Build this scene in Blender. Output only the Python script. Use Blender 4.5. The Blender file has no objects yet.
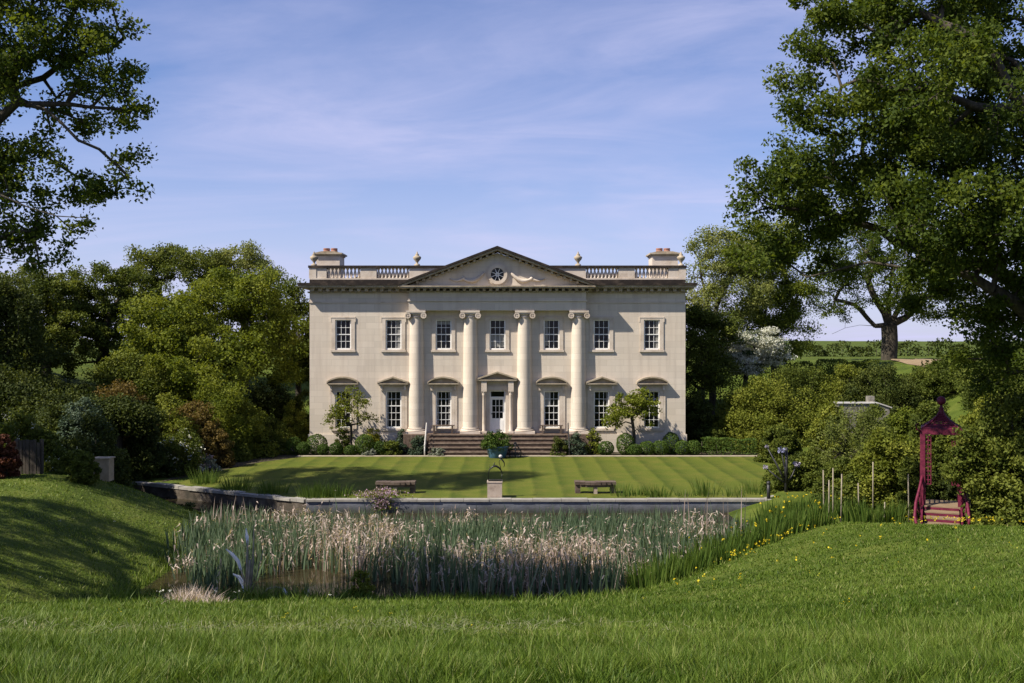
import bpy, bmesh, math, random
import numpy as np
from math import sin, cos, pi, radians
from mathutils import Vector

# ------------------------------------------------------------------ camera, sky, sun, exposure
SC = bpy.context.scene
COL = SC.collection
F = 995.6            # focal length in picture widths of 1024 (35 mm on a 36 mm frame)
CAMZ = 6.1
HY = 341.5
cam = bpy.data.cameras.new("camera")
cam.lens = 35.0
cam.sensor_width = 36.0
cam.clip_start = 0.1
cam.clip_end = 3000
camo = bpy.data.objects.new("camera", cam)
COL.objects.link(camo)
camo.location = (0, 0, CAMZ)
camo.rotation_euler = (radians(90), 0, 0)
SC.camera = camo

SUN_AZ = 64.0        # degrees from the house front's normal, towards the west side
SUN_EL = 47.0
to_sun = Vector((-sin(radians(SUN_AZ)) * cos(radians(SUN_EL)), -cos(radians(SUN_AZ)) * cos(radians(SUN_EL)), sin(radians(SUN_EL))))
SKY_STRENGTH = 0.068
SUN_STRENGTH = 5.0
SC.view_settings.view_transform = 'Standard'
SC.view_settings.look = 'None'
SC.view_settings.exposure = 0.80
SC.view_settings.gamma = 1.0

W = bpy.data.worlds.new("World")
SC.world = W
W.use_nodes = True
def build_world():
    nt = W.node_tree
    nt.nodes.clear()
    N = nt.nodes.new
    L = nt.links.new
    out = N('ShaderNodeOutputWorld')
    bg = N('ShaderNodeBackground')
    bg.inputs['Strength'].default_value = SKY_STRENGTH
    sky = N('ShaderNodeTexSky')
    sky.sky_type = 'NISHITA'
    sky.sun_disc = False
    sky.sun_elevation = radians(SUN_EL)
    sky.sun_rotation = math.atan2(to_sun.x, to_sun.y)
    sky.air_density = 1.0
    sky.dust_density = 0.4
    sky.ozone_density = 2.2
    tc = N('ShaderNodeTexCoord')
    sep = N('ShaderNodeSeparateXYZ')
    L(tc.outputs['Generated'], sep.inputs[0])
    za = N('ShaderNodeMath'); za.operation = 'MAXIMUM'; za.inputs[1].default_value = 0.0
    L(sep.outputs['Z'], za.inputs[0])
    zb = N('ShaderNodeMath'); zb.operation = 'ADD'; zb.inputs[1].default_value = 0.12
    L(za.outputs[0], zb.inputs[0])
    dx = N('ShaderNodeMath'); dx.operation = 'DIVIDE'
    dy = N('ShaderNodeMath'); dy.operation = 'DIVIDE'
    L(sep.outputs['X'], dx.inputs[0]); L(zb.outputs[0], dx.inputs[1])
    L(sep.outputs['Y'], dy.inputs[0]); L(zb.outputs[0], dy.inputs[1])
    comb = N('ShaderNodeCombineXYZ')
    L(dx.outputs[0], comb.inputs[0]); L(dy.outputs[0], comb.inputs[1])
    mp = N('ShaderNodeMapping')
    mp.inputs['Rotation'].default_value = (0, 0, radians(24))
    mp.inputs['Scale'].default_value = (0.62, 1.0, 1.0)
    mp.inputs['Location'].default_value = (3.1, 1.7, 0.0)
    L(comb.outputs[0], mp.inputs[0])
    n1 = N('ShaderNodeTexNoise')
    n1.inputs['Scale'].default_value = 0.75
    n1.inputs['Detail'].default_value = 9
    n1.inputs['Roughness'].default_value = 0.55
    n1.inputs['Distortion'].default_value = 0.7
    L(mp.outputs[0], n1.inputs['Vector'])
    r1 = N('ShaderNodeValToRGB')
    r1.color_ramp.elements[0].position = 0.43
    r1.color_ramp.elements[0].color = (0, 0, 0, 1)
    r1.color_ramp.elements[1].position = 0.74
    r1.color_ramp.elements[1].color = (1, 1, 1, 1)
    L(n1.outputs['Fac'], r1.inputs[0])
    sc = N('ShaderNodeMath'); sc.operation = 'MULTIPLY'; sc.inputs[1].default_value = 0.72
    n2 = N('ShaderNodeTexNoise')
    n2.inputs['Scale'].default_value = 1.9
    n2.inputs['Detail'].default_value = 10
    n2.inputs['Roughness'].default_value = 0.6
    n2.inputs['Distortion'].default_value = 1.2
    mp2 = N('ShaderNodeMapping')
    mp2.inputs['Rotation'].default_value = (0, 0, radians(-12))
    mp2.inputs['Scale'].default_value = (0.5, 1.0, 1.0)
    L(comb.outputs[0], mp2.inputs[0]); L(mp2.outputs[0], n2.inputs['Vector'])
    r2 = N('ShaderNodeValToRGB')
    r2.color_ramp.elements[0].position = 0.30
    r2.color_ramp.elements[0].color = (0.25, 0.25, 0.25, 1)
    r2.color_ramp.elements[1].position = 0.68
    L(n2.outputs['Fac'], r2.inputs[0])
    mm = N('ShaderNodeMath'); mm.operation = 'MULTIPLY'
    L(r1.outputs['Color'], mm.inputs[0]); L(r2.outputs['Color'], mm.inputs[1])
    L(mm.outputs[0], sc.inputs[0])
    mix = N('ShaderNodeMixRGB')
    hz_ = N('ShaderNodeMapRange'); hz_.interpolation_type = 'SMOOTHSTEP'
    hz_.inputs['From Min'].default_value = 0.0; hz_.inputs['From Max'].default_value = 0.27
    hz_.inputs['To Min'].default_value = 0.62; hz_.inputs['To Max'].default_value = 0.06
    L(sep.outputs['Z'], hz_.inputs['Value'])
    ad = N('ShaderNodeMath'); ad.operation = 'ADD'; ad.use_clamp = True
    L(sc.outputs[0], ad.inputs[0]); L(hz_.outputs[0], ad.inputs[1])
    L(ad.outputs[0], mix.inputs['Fac'])
    tintm = N('ShaderNodeMixRGB'); tintm.blend_type = 'MULTIPLY'; tintm.inputs['Fac'].default_value = 1.0
    tintm.inputs['Color2'].default_value = (0.75, 0.85, 1.17, 1)
    L(sky.outputs['Color'], tintm.inputs['Color1'])
    L(tintm.outputs['Color'], mix.inputs['Color1'])
    mix.inputs['Color2'].default_value = (5.6, 5.6, 8.0, 1)
    L(mix.outputs['Color'], bg.inputs['Color'])
    L(bg.outputs[0], out.inputs['Surface'])
build_world()

sl = bpy.data.lights.new("sun", 'SUN')
sl.energy = SUN_STRENGTH
sl.angle = radians(0.55)
sl.color = (1.0, 0.915, 0.79)
slo = bpy.data.objects.new("sun", sl)
COL.objects.link(slo)
slo.location = (-40, -20, 60)
slo.rotation_euler = to_sun.to_track_quat('Z', 'Y').to_euler()

# ------------------------------------------------------------------ helpers
RNG = np.random.default_rng(7)

def sstep(a, b, x):
    t = np.clip((np.asarray(x, float) - a) / (b - a), 0, 1)
    return t * t * (3 - 2 * t)

WALL_LINE = [(-16.4, 43.2), (-7.96, 38.3), (9.9, 38.3), (11.0, 39.7)]
def wall_y(x):
    return np.interp(x, [p[0] for p in WALL_LINE], [p[1] for p in WALL_LINE])

def fbm(x, y, s, seed=0):
    """cheap smooth noise for terrain and scatter, about -1..1"""
    x = np.asarray(x, float) * s + seed * 13.7
    y = np.asarray(y, float) * s - seed * 7.9
    v = np.sin(x * 1.3 + 1.7 * np.sin(y * 0.9)) + np.sin(y * 1.7 + 1.3 * np.sin(x * 1.1 + 2))
    v += 0.5 * np.sin(2.9 * x + 1.9 * y + 1.1 * np.sin(y * 2.3)) + 0.5 * np.sin(3.3 * y - 2.1 * x + 0.8 * np.sin(3.1 * x))
    return v / 3.0

def T(x, y):
    """ground height"""
    x = np.asarray(x, float); y = np.asarray(y, float)
    s = 0.243 + (0.155 - 0.243) * sstep(1, 11, x)
    fore = np.minimum(4.5 - s * (y - 4.7), 4.5)
    bank = -0.75 + 0.45 * np.maximum(0, -x - 9.3)
    bank = -np.log(np.exp(-3 * bank) + np.exp(-3 * 1.62)) / 3 * (1 - sstep(34, 41, y))
    kb = 1 - sstep(34, 40.5, y)
    bank = np.where(x > -16.4, bank - (1 - kb) * 1.0 * (y < wall_y(x) + 0.35), bank)
    bank = np.where(x > -9.3, -1.0, bank)
    wy = wall_y(x)
    right = 0.15 + 1.15 * (sstep(6.0, 11.0, x) - 1)
    floor = np.where(y < wy + 0.35, right, 0.0)
    floor = np.where(x < -16.4, np.where(y > 36, -0.1, floor), floor)
    z = np.maximum(np.maximum(fore, bank), floor)
    dx = np.maximum(0, np.maximum(x - 14, -16 - x))
    dy = np.maximum(0, y - 64)
    d = np.hypot(dx, dy)
    gate = sstep(24, 44, y)
    z = z + (4.75 * sstep(0, 17, d) + 1.15 * sstep(19, 170, d)) * np.where(x < 0, sstep(34, 50, y), gate)
    z = z + 0.05 * fbm(x, y, 0.8, 3) * sstep(4, 9, y) * np.where((z < -0.3) | ((y > 38) & (d < 0.5)), 0, 1)
    z = z + 1.0 * fbm(x, y, 0.02, 5) * sstep(110, 260, y)
    return z

def Tz(x, y):
    return float(T(np.array([x]), np.array([y]))[0])

def P(px, py, d):
    """the place in the garden that the picture shows at (px, py), d metres off"""
    return Vector(((px - 512) * d / F, d, CAMZ - (py - HY) * d / F))

def mat(name):
    m = bpy.data.materials.new(name)
    m.use_nodes = True
    m.node_tree.nodes.clear()
    return m, m.node_tree.nodes.new, m.node_tree.links.new

def tag(o, label=None, cat=None, group=None, kind=None):
    if label: o['label'] = label
    if cat: o['category'] = cat
    if group: o['group'] = group
    if kind: o['kind'] = kind
    return o

def empty(name, loc, label=None, cat=None, group=None):
    o = bpy.data.objects.new(name, None)
    o.empty_display_size = 0.2
    COL.objects.link(o)
    o.location = loc
    return tag(o, label, cat, group)

def link_mesh(name, me, material, parent=None):
    me.materials.append(material)
    o = bpy.data.objects.new(name, me)
    COL.objects.link(o)
    if parent is not None:
        o.parent = parent
        off = Vector((0, 0, 0))
        p = parent
        while p is not None:
            off += Vector(p.location)
            p = p.parent
        o.location = -off
    return o

def np_mesh(name, V, faces_idx, sizes, material, parent=None, tint=None, smooth=False):
    me = bpy.data.meshes.new(name)
    V = np.asarray(V, np.float32)
    idx = np.asarray(faces_idx, np.int32).ravel()
    sizes = np.asarray(sizes, np.int32)
    me.vertices.add(len(V)); me.vertices.foreach_set('co', V.ravel())
    me.loops.add(len(idx)); me.loops.foreach_set('vertex_index', idx)
    me.polygons.add(len(sizes))
    st = np.zeros(len(sizes), np.int32); st[1:] = np.cumsum(sizes)[:-1]
    me.polygons.foreach_set('loop_start', st)
    try:
        me.polygons.foreach_set('loop_total', sizes)
    except Exception:
        pass
    if smooth:
        me.polygons.foreach_set('use_smooth', np.ones(len(sizes), bool))
    me.update(calc_edges=True)
    if tint is not None:
        a = me.attributes.new('tint', 'FLOAT', 'FACE')
        a.data.foreach_set('value', np.asarray(tint, np.float32))
    return link_mesh(name, me, material, parent)

class MB:
    def __init__(s):
        s.v = []; s.f = []; s.sm = []
    def add(s, vs, fs, smooth=False):
        b = len(s.v)
        s.v += [tuple(p) for p in vs]
        for f in fs:
            s.f.append(tuple(i + b for i in f)); s.sm.append(smooth)
        return s
    def box(s, x0, x1, y0, y1, z0, z1):
        vs = [(x0, y0, z0), (x1, y0, z0), (x1, y1, z0), (x0, y1, z0), (x0, y0, z1), (x1, y0, z1), (x1, y1, z1), (x0, y1, z1)]
        return s.add(vs, [(0, 3, 2, 1), (4, 5, 6, 7), (0, 1, 5, 4), (1, 2, 6, 5), (2, 3, 7, 6), (3, 0, 4, 7)])
    def bar(s, a, b, w, h):
        """a box bar from a to b, w across, h in height"""
        a = Vector(a); b = Vector(b); d = (b - a).normalized()
        u = d.cross(Vector((0, 0, 1)))
        if u.length < 1e-4: u = Vector((1, 0, 0))
        u.normalize(); n = u.cross(d)
        vs = []
        for p in (a, b):
            for (i, j) in ((-1, -1), (1, -1), (1, 1), (-1, 1)):
                vs.append(p + u * (i * w / 2) + n * (j * h / 2))
        return s.add(vs, [(0, 1, 2, 3), (7, 6, 5, 4), (0, 4, 5, 1), (1, 5, 6, 2), (2, 6, 7, 3), (3, 7, 4, 0)])
    def prism(s, pts, y0, y1):
        """outline in x-z pushed from y0 to y1"""
        n = len(pts)
        vs = [(x, y0, z) for x, z in pts] + [(x, y1, z) for x, z in pts]
        fs = [tuple(range(n)), tuple(range(2 * n - 1, n - 1, -1))]
        for i in range(n):
            j = (i + 1) % n
            fs.append((i, i + n, j + n, j))
        return s.add(vs, fs)
    def lathe(s, prof, c, n=20, smooth=True, sy=1.0):
        vs = []; fs = []
        for r, z in prof:
            for k in range(n):
                a = 2 * pi * k / n
                vs.append((c[0] + r * cos(a), c[1] + sy * r * sin(a), c[2] + z))
        for i in range(len(prof) - 1):
            for k in range(n):
                k2 = (k + 1) % n
                fs.append((i * n + k, i * n + k2, (i + 1) * n + k2, (i + 1) * n + k))
        s.add(vs, fs, smooth)
        s.add([vs[k] for k in range(n)], [tuple(range(n - 1, -1, -1))])
        m = (len(prof) - 1) * n
        s.add([vs[m + k] for k in range(n)], [tuple(range(n))])
        return s
    def tube(s, pts, rad, n=8, smooth=True):
        pts = [Vector(p) for p in pts]
        if not hasattr(rad, '__len__'): rad = [rad] * len(pts)
        vs = []; fs = []
        for i, p in enumerate(pts):
            d = (pts[min(i + 1, len(pts) - 1)] - pts[max(i - 1, 0)]).normalized()
            u = d.cross(Vector((0.13, 0.21, 1)))
            if u.length < 1e-3: u = Vector((1, 0, 0))
            u.normalize(); w = d.cross(u)
            for k in range(n):
                a = 2 * pi * k / n
                vs.append(p + u * (rad[i] * cos(a)) + w * (rad[i] * sin(a)))
        for i in range(len(pts) - 1):
            for k in range(n):
                k2 = (k + 1) % n
                fs.append((i * n + k, i * n + k2, (i + 1) * n + k2, (i + 1) * n + k))
        fs.append(tuple(range(n - 1, -1, -1)))
        m = (len(pts) - 1) * n
        fs.append(tuple(m + k for k in range(n)))
        return s.add(vs, fs, smooth)
    def ball(s, c, r, n=12, m=8, sz=1.0):
        prof = [(r * sin(pi * i / m) + 1e-4, -r * sz * cos(pi * i / m)) for i in range(m + 1)]
        return s.lathe(prof, c, n)
    def ycyl(s, c, r, y0, y1, n=24, r2=None):
        """disc lying in the wall plane, pushed along y; a ring when r2 is given"""
        vs = []; fs = []
        rs = [r] if r2 is None else [r, r2]
        for y in (y0, y1):
            for q in rs:
                for k in range(n):
                    a = 2 * pi * k / n
                    vs.append((c[0] + q * cos(a), y, c[1] + q * sin(a)))
        m = len(rs) * n
        for k in range(n):
            k2 = (k + 1) % n
            fs.append((k, k2, m + k2, m + k))
            if r2 is not None:
                fs.append((n + k2, n + k, m + n + k, m + n + k2))
                fs.append((k2, k, n + k, n + k2)); fs.append((m + k, m + k2, m + n + k2, m + n + k))
        if r2 is None:
            fs.append(tuple(range(n - 1, -1, -1))); fs.append(tuple(m + k for k in range(n)))
        return s.add(vs, fs)
    def build(s, name, material, parent=None):
        me = bpy.data.meshes.new(name)
        me.from_pydata(s.v, [], s.f)
        me.polygons.foreach_set('use_smooth', s.sm)
        me.update()
        bm = bmesh.new(); bm.from_mesh(me)
        bmesh.ops.recalc_face_normals(bm, faces=bm.faces)
        bm.to_mesh(me); bm.free()
        return link_mesh(name, me, material, parent)

# ------------------------------------------------------------------ materials
def leaf_mat(name, stops, transl=0.3, rough=0.7, spec=0.15):
    """stops: list of (position, colour) over the leaf tint"""
    m, N, L = mat(name)
    out = N('ShaderNodeOutputMaterial')
    at = N('ShaderNodeAttribute'); at.attribute_name = 'tint'
    rp = N('ShaderNodeValToRGB')
    els = rp.color_ramp.elements
    while len(els) < len(stops): els.new(0.5)
    for e, (p, c) in zip(els, stops):
        e.position = p; e.color = (*c, 1)
    L(at.outputs['Fac'], rp.inputs[0])
    b = N('ShaderNodeBsdfPrincipled')
    b.inputs['Roughness'].default_value = rough
    b.inputs['Specular IOR Level'].default_value = spec
    L(rp.outputs[0], b.inputs['Base Color'])
    t = N('ShaderNodeBsdfTranslucent')
    tm = N('ShaderNodeMixRGB'); tm.blend_type = 'MULTIPLY'; tm.inputs['Fac'].default_value = 1
    tm.inputs['Color2'].default_value = (1.25, 1.2, 0.55, 1)
    L(rp.outputs[0], tm.inputs['Color1']); L(tm.outputs[0], t.inputs['Color'])
    mx = N('ShaderNodeMixShader'); mx.inputs[0].default_value = transl
    L(b.outputs[0], mx.inputs[1]); L(t.outputs[0], mx.inputs[2])
    L(mx.outputs[0], out.inputs['Surface'])
    return m

def noise_mat(name, cols, scale=3.0, detail=6, rough=0.8, bump=0.2, bump_scale=None, spec=0.3, stretch=(1, 1, 1), metal=0.0):
    m, N, L = mat(name)
    out = N('ShaderNodeOutputMaterial')
    tc = N('ShaderNodeTexCoord')
    mp = N('ShaderNodeMapping'); mp.inputs['Scale'].default_value = stretch
    L(tc.outputs['Object'], mp.inputs[0])
    n = N('ShaderNodeTexNoise'); n.inputs['Scale'].default_value = scale; n.inputs['Detail'].default_value = detail
    n.inputs['Roughness'].default_value = 0.62
    L(mp.outputs[0], n.inputs['Vector'])
    rp = N('ShaderNodeValToRGB')
    els = rp.color_ramp.elements
    while len(els) < len(cols): els.new(0.5)
    for i, (e, c) in enumerate(zip(els, cols)):
        e.position = 0.3 + 0.4 * i / max(1, len(cols) - 1); e.color = (*c, 1)
    L(n.outputs['Fac'], rp.inputs[0])
    b = N('ShaderNodeBsdfPrincipled')
    b.inputs['Roughness'].default_value = rough
    b.inputs['Specular IOR Level'].default_value = spec
    b.inputs['Metallic'].default_value = metal
    L(rp.outputs[0], b.inputs['Base Color'])
    if bump:
        n2 = N('ShaderNodeTexNoise'); n2.inputs['Scale'].default_value = bump_scale or scale * 4; n2.inputs['Detail'].default_value = 5
        L(mp.outputs[0], n2.inputs['Vector'])
        bp = N('ShaderNodeBump'); bp.inputs['Strength'].default_value = bump; bp.inputs['Distance'].default_value = 0.03
        L(n2.outputs['Fac'], bp.inputs['Height']); L(bp.outputs[0], b.inputs['Normal'])
    L(b.outputs[0], out.inputs['Surface'])
    return m

def ashlar_mat(name, base, dark, stain, course=0.34):
    """cut limestone: faint courses, blotches, streaks of dirt"""
    m, N, L = mat(name)
    out = N('ShaderNodeOutputMaterial')
    tc = N('ShaderNodeTexCoord')
    sep = N('ShaderNodeSeparateXYZ'); L(tc.outputs['Object'], sep.inputs[0])
    cb = N('ShaderNodeCombineXYZ'); L(sep.outputs['X'], cb.inputs[0]); L(sep.outputs['Z'], cb.inputs[1])
    br = N('ShaderNodeTexBrick')
    br.inputs['Scale'].default_value = 1.0
    br.inputs['Brick Width'].default_value = 0.95
    br.inputs['Row Height'].default_value = course
    br.inputs['Mortar Size'].default_value = 0.008
    br.inputs['Mortar Smooth'].default_value = 0.3
    br.inputs['Color1'].default_value = (*base, 1)
    br.inputs['Color2'].default_value = (*[0.85 * c for c in base], 1)
    br.inputs['Mortar'].default_value = (*[0.70 * c for c in base], 1)
    L(cb.outputs[0], br.inputs['Vector'])
    n = N('ShaderNodeTexNoise'); n.inputs['Scale'].default_value = 0.55; n.inputs['Detail'].default_value = 8
    n.inputs['Roughness'].default_value = 0.65
    L(tc.outputs['Object'], n.inputs['Vector'])
    r = N('ShaderNodeValToRGB'); r.color_ramp.elements[0].position = 0.38; r.color_ramp.elements[1].position = 0.7
    L(n.outputs['Fac'], r.inputs[0])
    m1 = N('ShaderNodeMixRGB'); L(br.outputs['Color'], m1.inputs['Color1']); m1.inputs['Color2'].default_value = (*dark, 1)
    f1 = N('ShaderNodeMath'); f1.operation = 'MULTIPLY'; f1.inputs[1].default_value = 0.55; L(r.outputs[0], f1.inputs[0])
    L(f1.outputs[0], m1.inputs['Fac'])
    mp = N('ShaderNodeMapping'); mp.inputs['Scale'].default_value = (2.6, 2.6, 0.22); L(tc.outputs['Object'], mp.inputs[0])
    n2 = N('ShaderNodeTexNoise'); n2.inputs['Scale'].default_value = 1.3; n2.inputs['Detail'].default_value = 7
    L(mp.outputs[0], n2.inputs['Vector'])
    r2 = N('ShaderNodeValToRGB'); r2.color_ramp.elements[0].position = 0.5; r2.color_ramp.elements[1].position = 0.8
    L(n2.outputs['Fac'], r2.inputs[0])
    f2 = N('ShaderNodeMath'); f2.operation = 'MULTIPLY'; f2.inputs[1].default_value = 0.6; L(r2.outputs[0], f2.inputs[0])
    m2 = N('ShaderNodeMixRGB'); L(m1.outputs[0], m2.inputs['Color1']); m2.inputs['Color2'].default_value = (*stain, 1)
    L(f2.outputs[0], m2.inputs['Fac'])
    b = N('ShaderNodeBsdfPrincipled'); b.inputs['Roughness'].default_value = 0.85; b.inputs['Specular IOR Level'].default_value = 0.2
    L(m2.outputs[0], b.inputs['Base Color'])
    n3 = N('ShaderNodeTexNoise'); n3.inputs['Scale'].default_value = 14; n3.inputs['Detail'].default_value = 6
    L(tc.outputs['Object'], n3.inputs['Vector'])
    bp = N('ShaderNodeBump'); bp.inputs['Strength'].default_value = 0.25; bp.inputs['Distance'].default_value = 0.02
    L(n3.outputs['Fac'], bp.inputs['Height']); L(bp.outputs[0], b.inputs['Normal'])
    L(b.outputs[0], out.inputs['Surface'])
    return m

M = {}
M['stone'] = ashlar_mat('limestone', (0.61, 0.54, 0.45), (0.55, 0.465, 0.37), (0.40, 0.335, 0.275))
M['trim'] = noise_mat('dressed limestone', [(0.41, 0.335, 0.26), (0.53, 0.455, 0.375), (0.59, 0.52, 0.44)], 1.6, 7, 0.85, 0.2, 18)
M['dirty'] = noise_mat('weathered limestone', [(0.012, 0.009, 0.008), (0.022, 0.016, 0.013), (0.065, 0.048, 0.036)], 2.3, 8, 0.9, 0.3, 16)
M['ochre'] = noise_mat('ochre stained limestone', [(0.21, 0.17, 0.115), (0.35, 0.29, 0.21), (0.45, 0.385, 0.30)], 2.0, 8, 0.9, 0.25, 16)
M['lead'] = noise_mat('lead sheet', [(0.035, 0.032, 0.032), (0.075, 0.066, 0.06)], 3, 6, 0.7, 0.1)
M['white'] = noise_mat('white painted timber', [(0.70, 0.69, 0.66), (0.80, 0.79, 0.76)], 5, 4, 0.45, 0.03)
M['step'] = noise_mat('old brown stone steps', [(0.055, 0.038, 0.03), (0.11, 0.075, 0.055), (0.19, 0.14, 0.105)], 5, 7, 0.9, 0.4, 20)
M['terracotta'] = noise_mat('terracotta', [(0.22, 0.10, 0.07), (0.36, 0.19, 0.14)], 4, 5, 0.85, 0.1)
M['teal'] = noise_mat('teal glazed pot', [(0.035, 0.085, 0.14), (0.07, 0.15, 0.22)], 3, 4, 0.35, 0.03, spec=0.5)
M['bronze'] = noise_mat('dark bronze', [(0.012, 0.014, 0.013), (0.04, 0.042, 0.036)], 9, 4, 0.45, 0.05, spec=0.5, metal=0.6)
M['iron'] = noise_mat('black iron', [(0.012, 0.012, 0.014), (0.03, 0.03, 0.032)], 8, 4, 0.5, 0.05, spec=0.4)
M['pale_and_sunlit'] = noise_mat('pale and sunlit metal', [(0.42, 0.40, 0.37), (0.55, 0.53, 0.49)], 8, 4, 0.5, 0.03)
M['plinth'] = noise_mat('pink grey plinth stone', [(0.22, 0.165, 0.13), (0.36, 0.29, 0.235), (0.42, 0.35, 0.29)], 4, 6, 0.9, 0.3)
M['oldwood'] = noise_mat('weathered brown timber', [(0.045, 0.032, 0.026), (0.10, 0.072, 0.055), (0.15, 0.115, 0.09)], 4, 6, 0.85, 0.2, 30, stretch=(0.4, 2, 2))
M['greywood'] = noise_mat('grey fence timber', [(0.035, 0.03, 0.024), (0.085, 0.07, 0.055)], 4, 6, 0.9, 0.3, 30, stretch=(3, 3, 0.4))
M['palewood'] = noise_mat('pale new timber', [(0.26, 0.20, 0.12), (0.40, 0.32, 0.21)], 5, 5, 0.7, 0.1, 30)
M['treadwood'] = noise_mat('oiled tread timber', [(0.15, 0.105, 0.06), (0.26, 0.19, 0.115)], 6, 5, 0.75, 0.15, 30, stretch=(0.4, 3, 3))
M['crimson'] = noise_mat('crimson paint', [(0.05, 0.005, 0.016), (0.105, 0.008, 0.028), (0.15, 0.02, 0.045)], 7, 8, 0.6, 0.12, 30, spec=0.3)
M['cane'] = noise_mat('bleached cane', [(0.17, 0.145, 0.10), (0.30, 0.265, 0.20)], 5, 4, 0.8, 0.1)
M['pondwall'] = noise_mat('slate grey pond wall', [(0.085, 0.092, 0.115), (0.14, 0.15, 0.18), (0.19, 0.195, 0.215)], 2.2, 8, 0.7, 0.25, 12, stretch=(1, 1, 2))
def stained(m, z0, z1, col):
    nt = m.node_tree; N = nt.nodes.new; L = nt.links.new
    b = [n for n in nt.nodes if n.type == 'BSDF_PRINCIPLED'][0]
    src = b.inputs['Base Color'].links[0].from_socket
    tc = N('ShaderNodeTexCoord'); sep = N('ShaderNodeSeparateXYZ'); L(tc.outputs['Object'], sep.inputs[0])
    n = N('ShaderNodeTexNoise'); n.inputs['Scale'].default_value = 1.8; n.inputs['Detail'].default_value = 8; L(tc.outputs['Object'], n.inputs['Vector'])
    a = N('ShaderNodeMath'); a.operation = 'MULTIPLY_ADD'; a.inputs[1].default_value = -0.35; L(n.outputs['Fac'], a.inputs[0]); L(sep.outputs['Z'], a.inputs[2])
    r = N('ShaderNodeMapRange'); r.inputs['From Min'].default_value = z0; r.inputs['From Max'].default_value = z1
    r.inputs['To Min'].default_value = 0.85; r.inputs['To Max'].default_value = 0.0; L(a.outputs[0], r.inputs['Value'])
    mx = N('ShaderNodeMixRGB'); mx.inputs['Color2'].default_value = (*col, 1); L(r.outputs[0], mx.inputs['Fac']); L(src, mx.inputs['Color1'])
    L(mx.outputs[0], b.inputs['Base Color'])
stained(M['pondwall'], -0.62, -0.28, (0.035, 0.035, 0.022))
M['mossywall'] = noise_mat('mossy brown pond wall', [(0.03, 0.028, 0.02), (0.075, 0.06, 0.045), (0.16, 0.14, 0.115)], 1.9, 8, 0.9, 0.4, 12)
M['curtain_and_reflection'] = noise_mat('pale curtain cloth', [(0.16, 0.155, 0.145), (0.34, 0.33, 0.31)], 6, 3, 0.9, 0.2, 12, stretch=(4, 1, 0.3))
M['coping'] = noise_mat('pale coping stone', [(0.20, 0.185, 0.16), (0.31, 0.295, 0.26)], 3, 6, 0.85, 0.2)
M['gravel'] = noise_mat('pale path stone', [(0.30, 0.25, 0.18), (0.44, 0.38, 0.29)], 6, 6, 0.9, 0.2)
M['bark'] = noise_mat('oak bark', [(0.022, 0.018, 0.013), (0.05, 0.042, 0.03), (0.085, 0.072, 0.052)], 5, 8, 0.95, 0.7, 14, stretch=(2, 2, 0.5))
M['paleflint'] = noise_mat('pale grey rubble stone', [(0.09, 0.08, 0.065), (0.20, 0.185, 0.155), (0.30, 0.28, 0.25)], 5, 7, 0.9, 0.5, 9)
M['soil'] = noise_mat('dry soil', [(0.17, 0.12, 0.07), (0.27, 0.20, 0.12)], 1.2, 6, 0.95, 0.4)
M['petalstone'] = noise_mat('blue grey enamel petals', [(0.10, 0.105, 0.19), (0.20, 0.21, 0.32)], 8, 4, 0.5, 0.05)
M['lilac'] = noise_mat('lilac enamel petals', [(0.18, 0.16, 0.22), (0.30, 0.27, 0.34)], 8, 4, 0.5, 0.05)
M['reedmetal'] = noise_mat('pale blue broad blade', [(0.58, 0.60, 0.66), (0.70, 0.72, 0.76)], 4, 4, 0.5, 0.03, spec=0.3)

def glass_mat():
    m, N, L = mat('window glass')
    out = N('ShaderNodeOutputMaterial')
    b = N('ShaderNodeBsdfPrincipled')
    tc = N('ShaderNodeTexCoord')
    n = N('ShaderNodeTexNoise'); n.inputs['Scale'].default_value = 0.9; n.inputs['Detail'].default_value = 3
    L(tc.outputs['Object'], n.inputs['Vector'])
    rp = N('ShaderNodeValToRGB')
    rp.color_ramp.elements[0].position = 0.4; rp.color_ramp.elements[0].color = (0.004, 0.005, 0.006, 1)
    rp.color_ramp.elements[1].position = 0.75; rp.color_ramp.elements[1].color = (0.02, 0.021, 0.022, 1)
    L(n.outputs['Fac'], rp.inputs[0]); L(rp.outputs[0], b.inputs['Base Color'])
    b.inputs['Roughness'].default_value = 0.03
    b.inputs['Specular IOR Level'].default_value = 0.22
    n2 = N('ShaderNodeTexNoise'); n2.inputs['Scale'].default_value = 2.2
    L(tc.outputs['Object'], n2.inputs['Vector'])
    bp = N('ShaderNodeBump'); bp.inputs['Strength'].default_value = 0.12; bp.inputs['Distance'].default_value = 0.02
    L(n2.outputs['Fac'], bp.inputs['Height']); L(bp.outputs[0], b.inputs['Normal'])
    L(b.outputs[0], out.inputs['Surface'])
    return m
M['glass'] = glass_mat()

def water_mat():
    m, N, L = mat('pond water')
    out = N('ShaderNodeOutputMaterial')
    b = N('ShaderNodeBsdfPrincipled')
    b.inputs['Base Color'].default_value = (0.030, 0.024, 0.012, 1)
    b.inputs['Roughness'].default_value = 0.06
    b.inputs['IOR'].default_value = 1.33
    tc = N('ShaderNodeTexCoord')
    n = N('ShaderNodeTexNoise'); n.inputs['Scale'].default_value = 3.5; n.inputs['Detail'].default_value = 3
    L(tc.outputs['Object'], n.inputs['Vector'])
    bp = N('ShaderNodeBump'); bp.inputs['Strength'].default_value = 0.08; bp.inputs['Distance'].default_value = 0.03
    L(n.outputs['Fac'], bp.inputs['Height']); L(bp.outputs[0], b.inputs['Normal'])
    L(b.outputs[0], out.inputs['Surface'])
    return m
M['water'] = water_mat()

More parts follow.
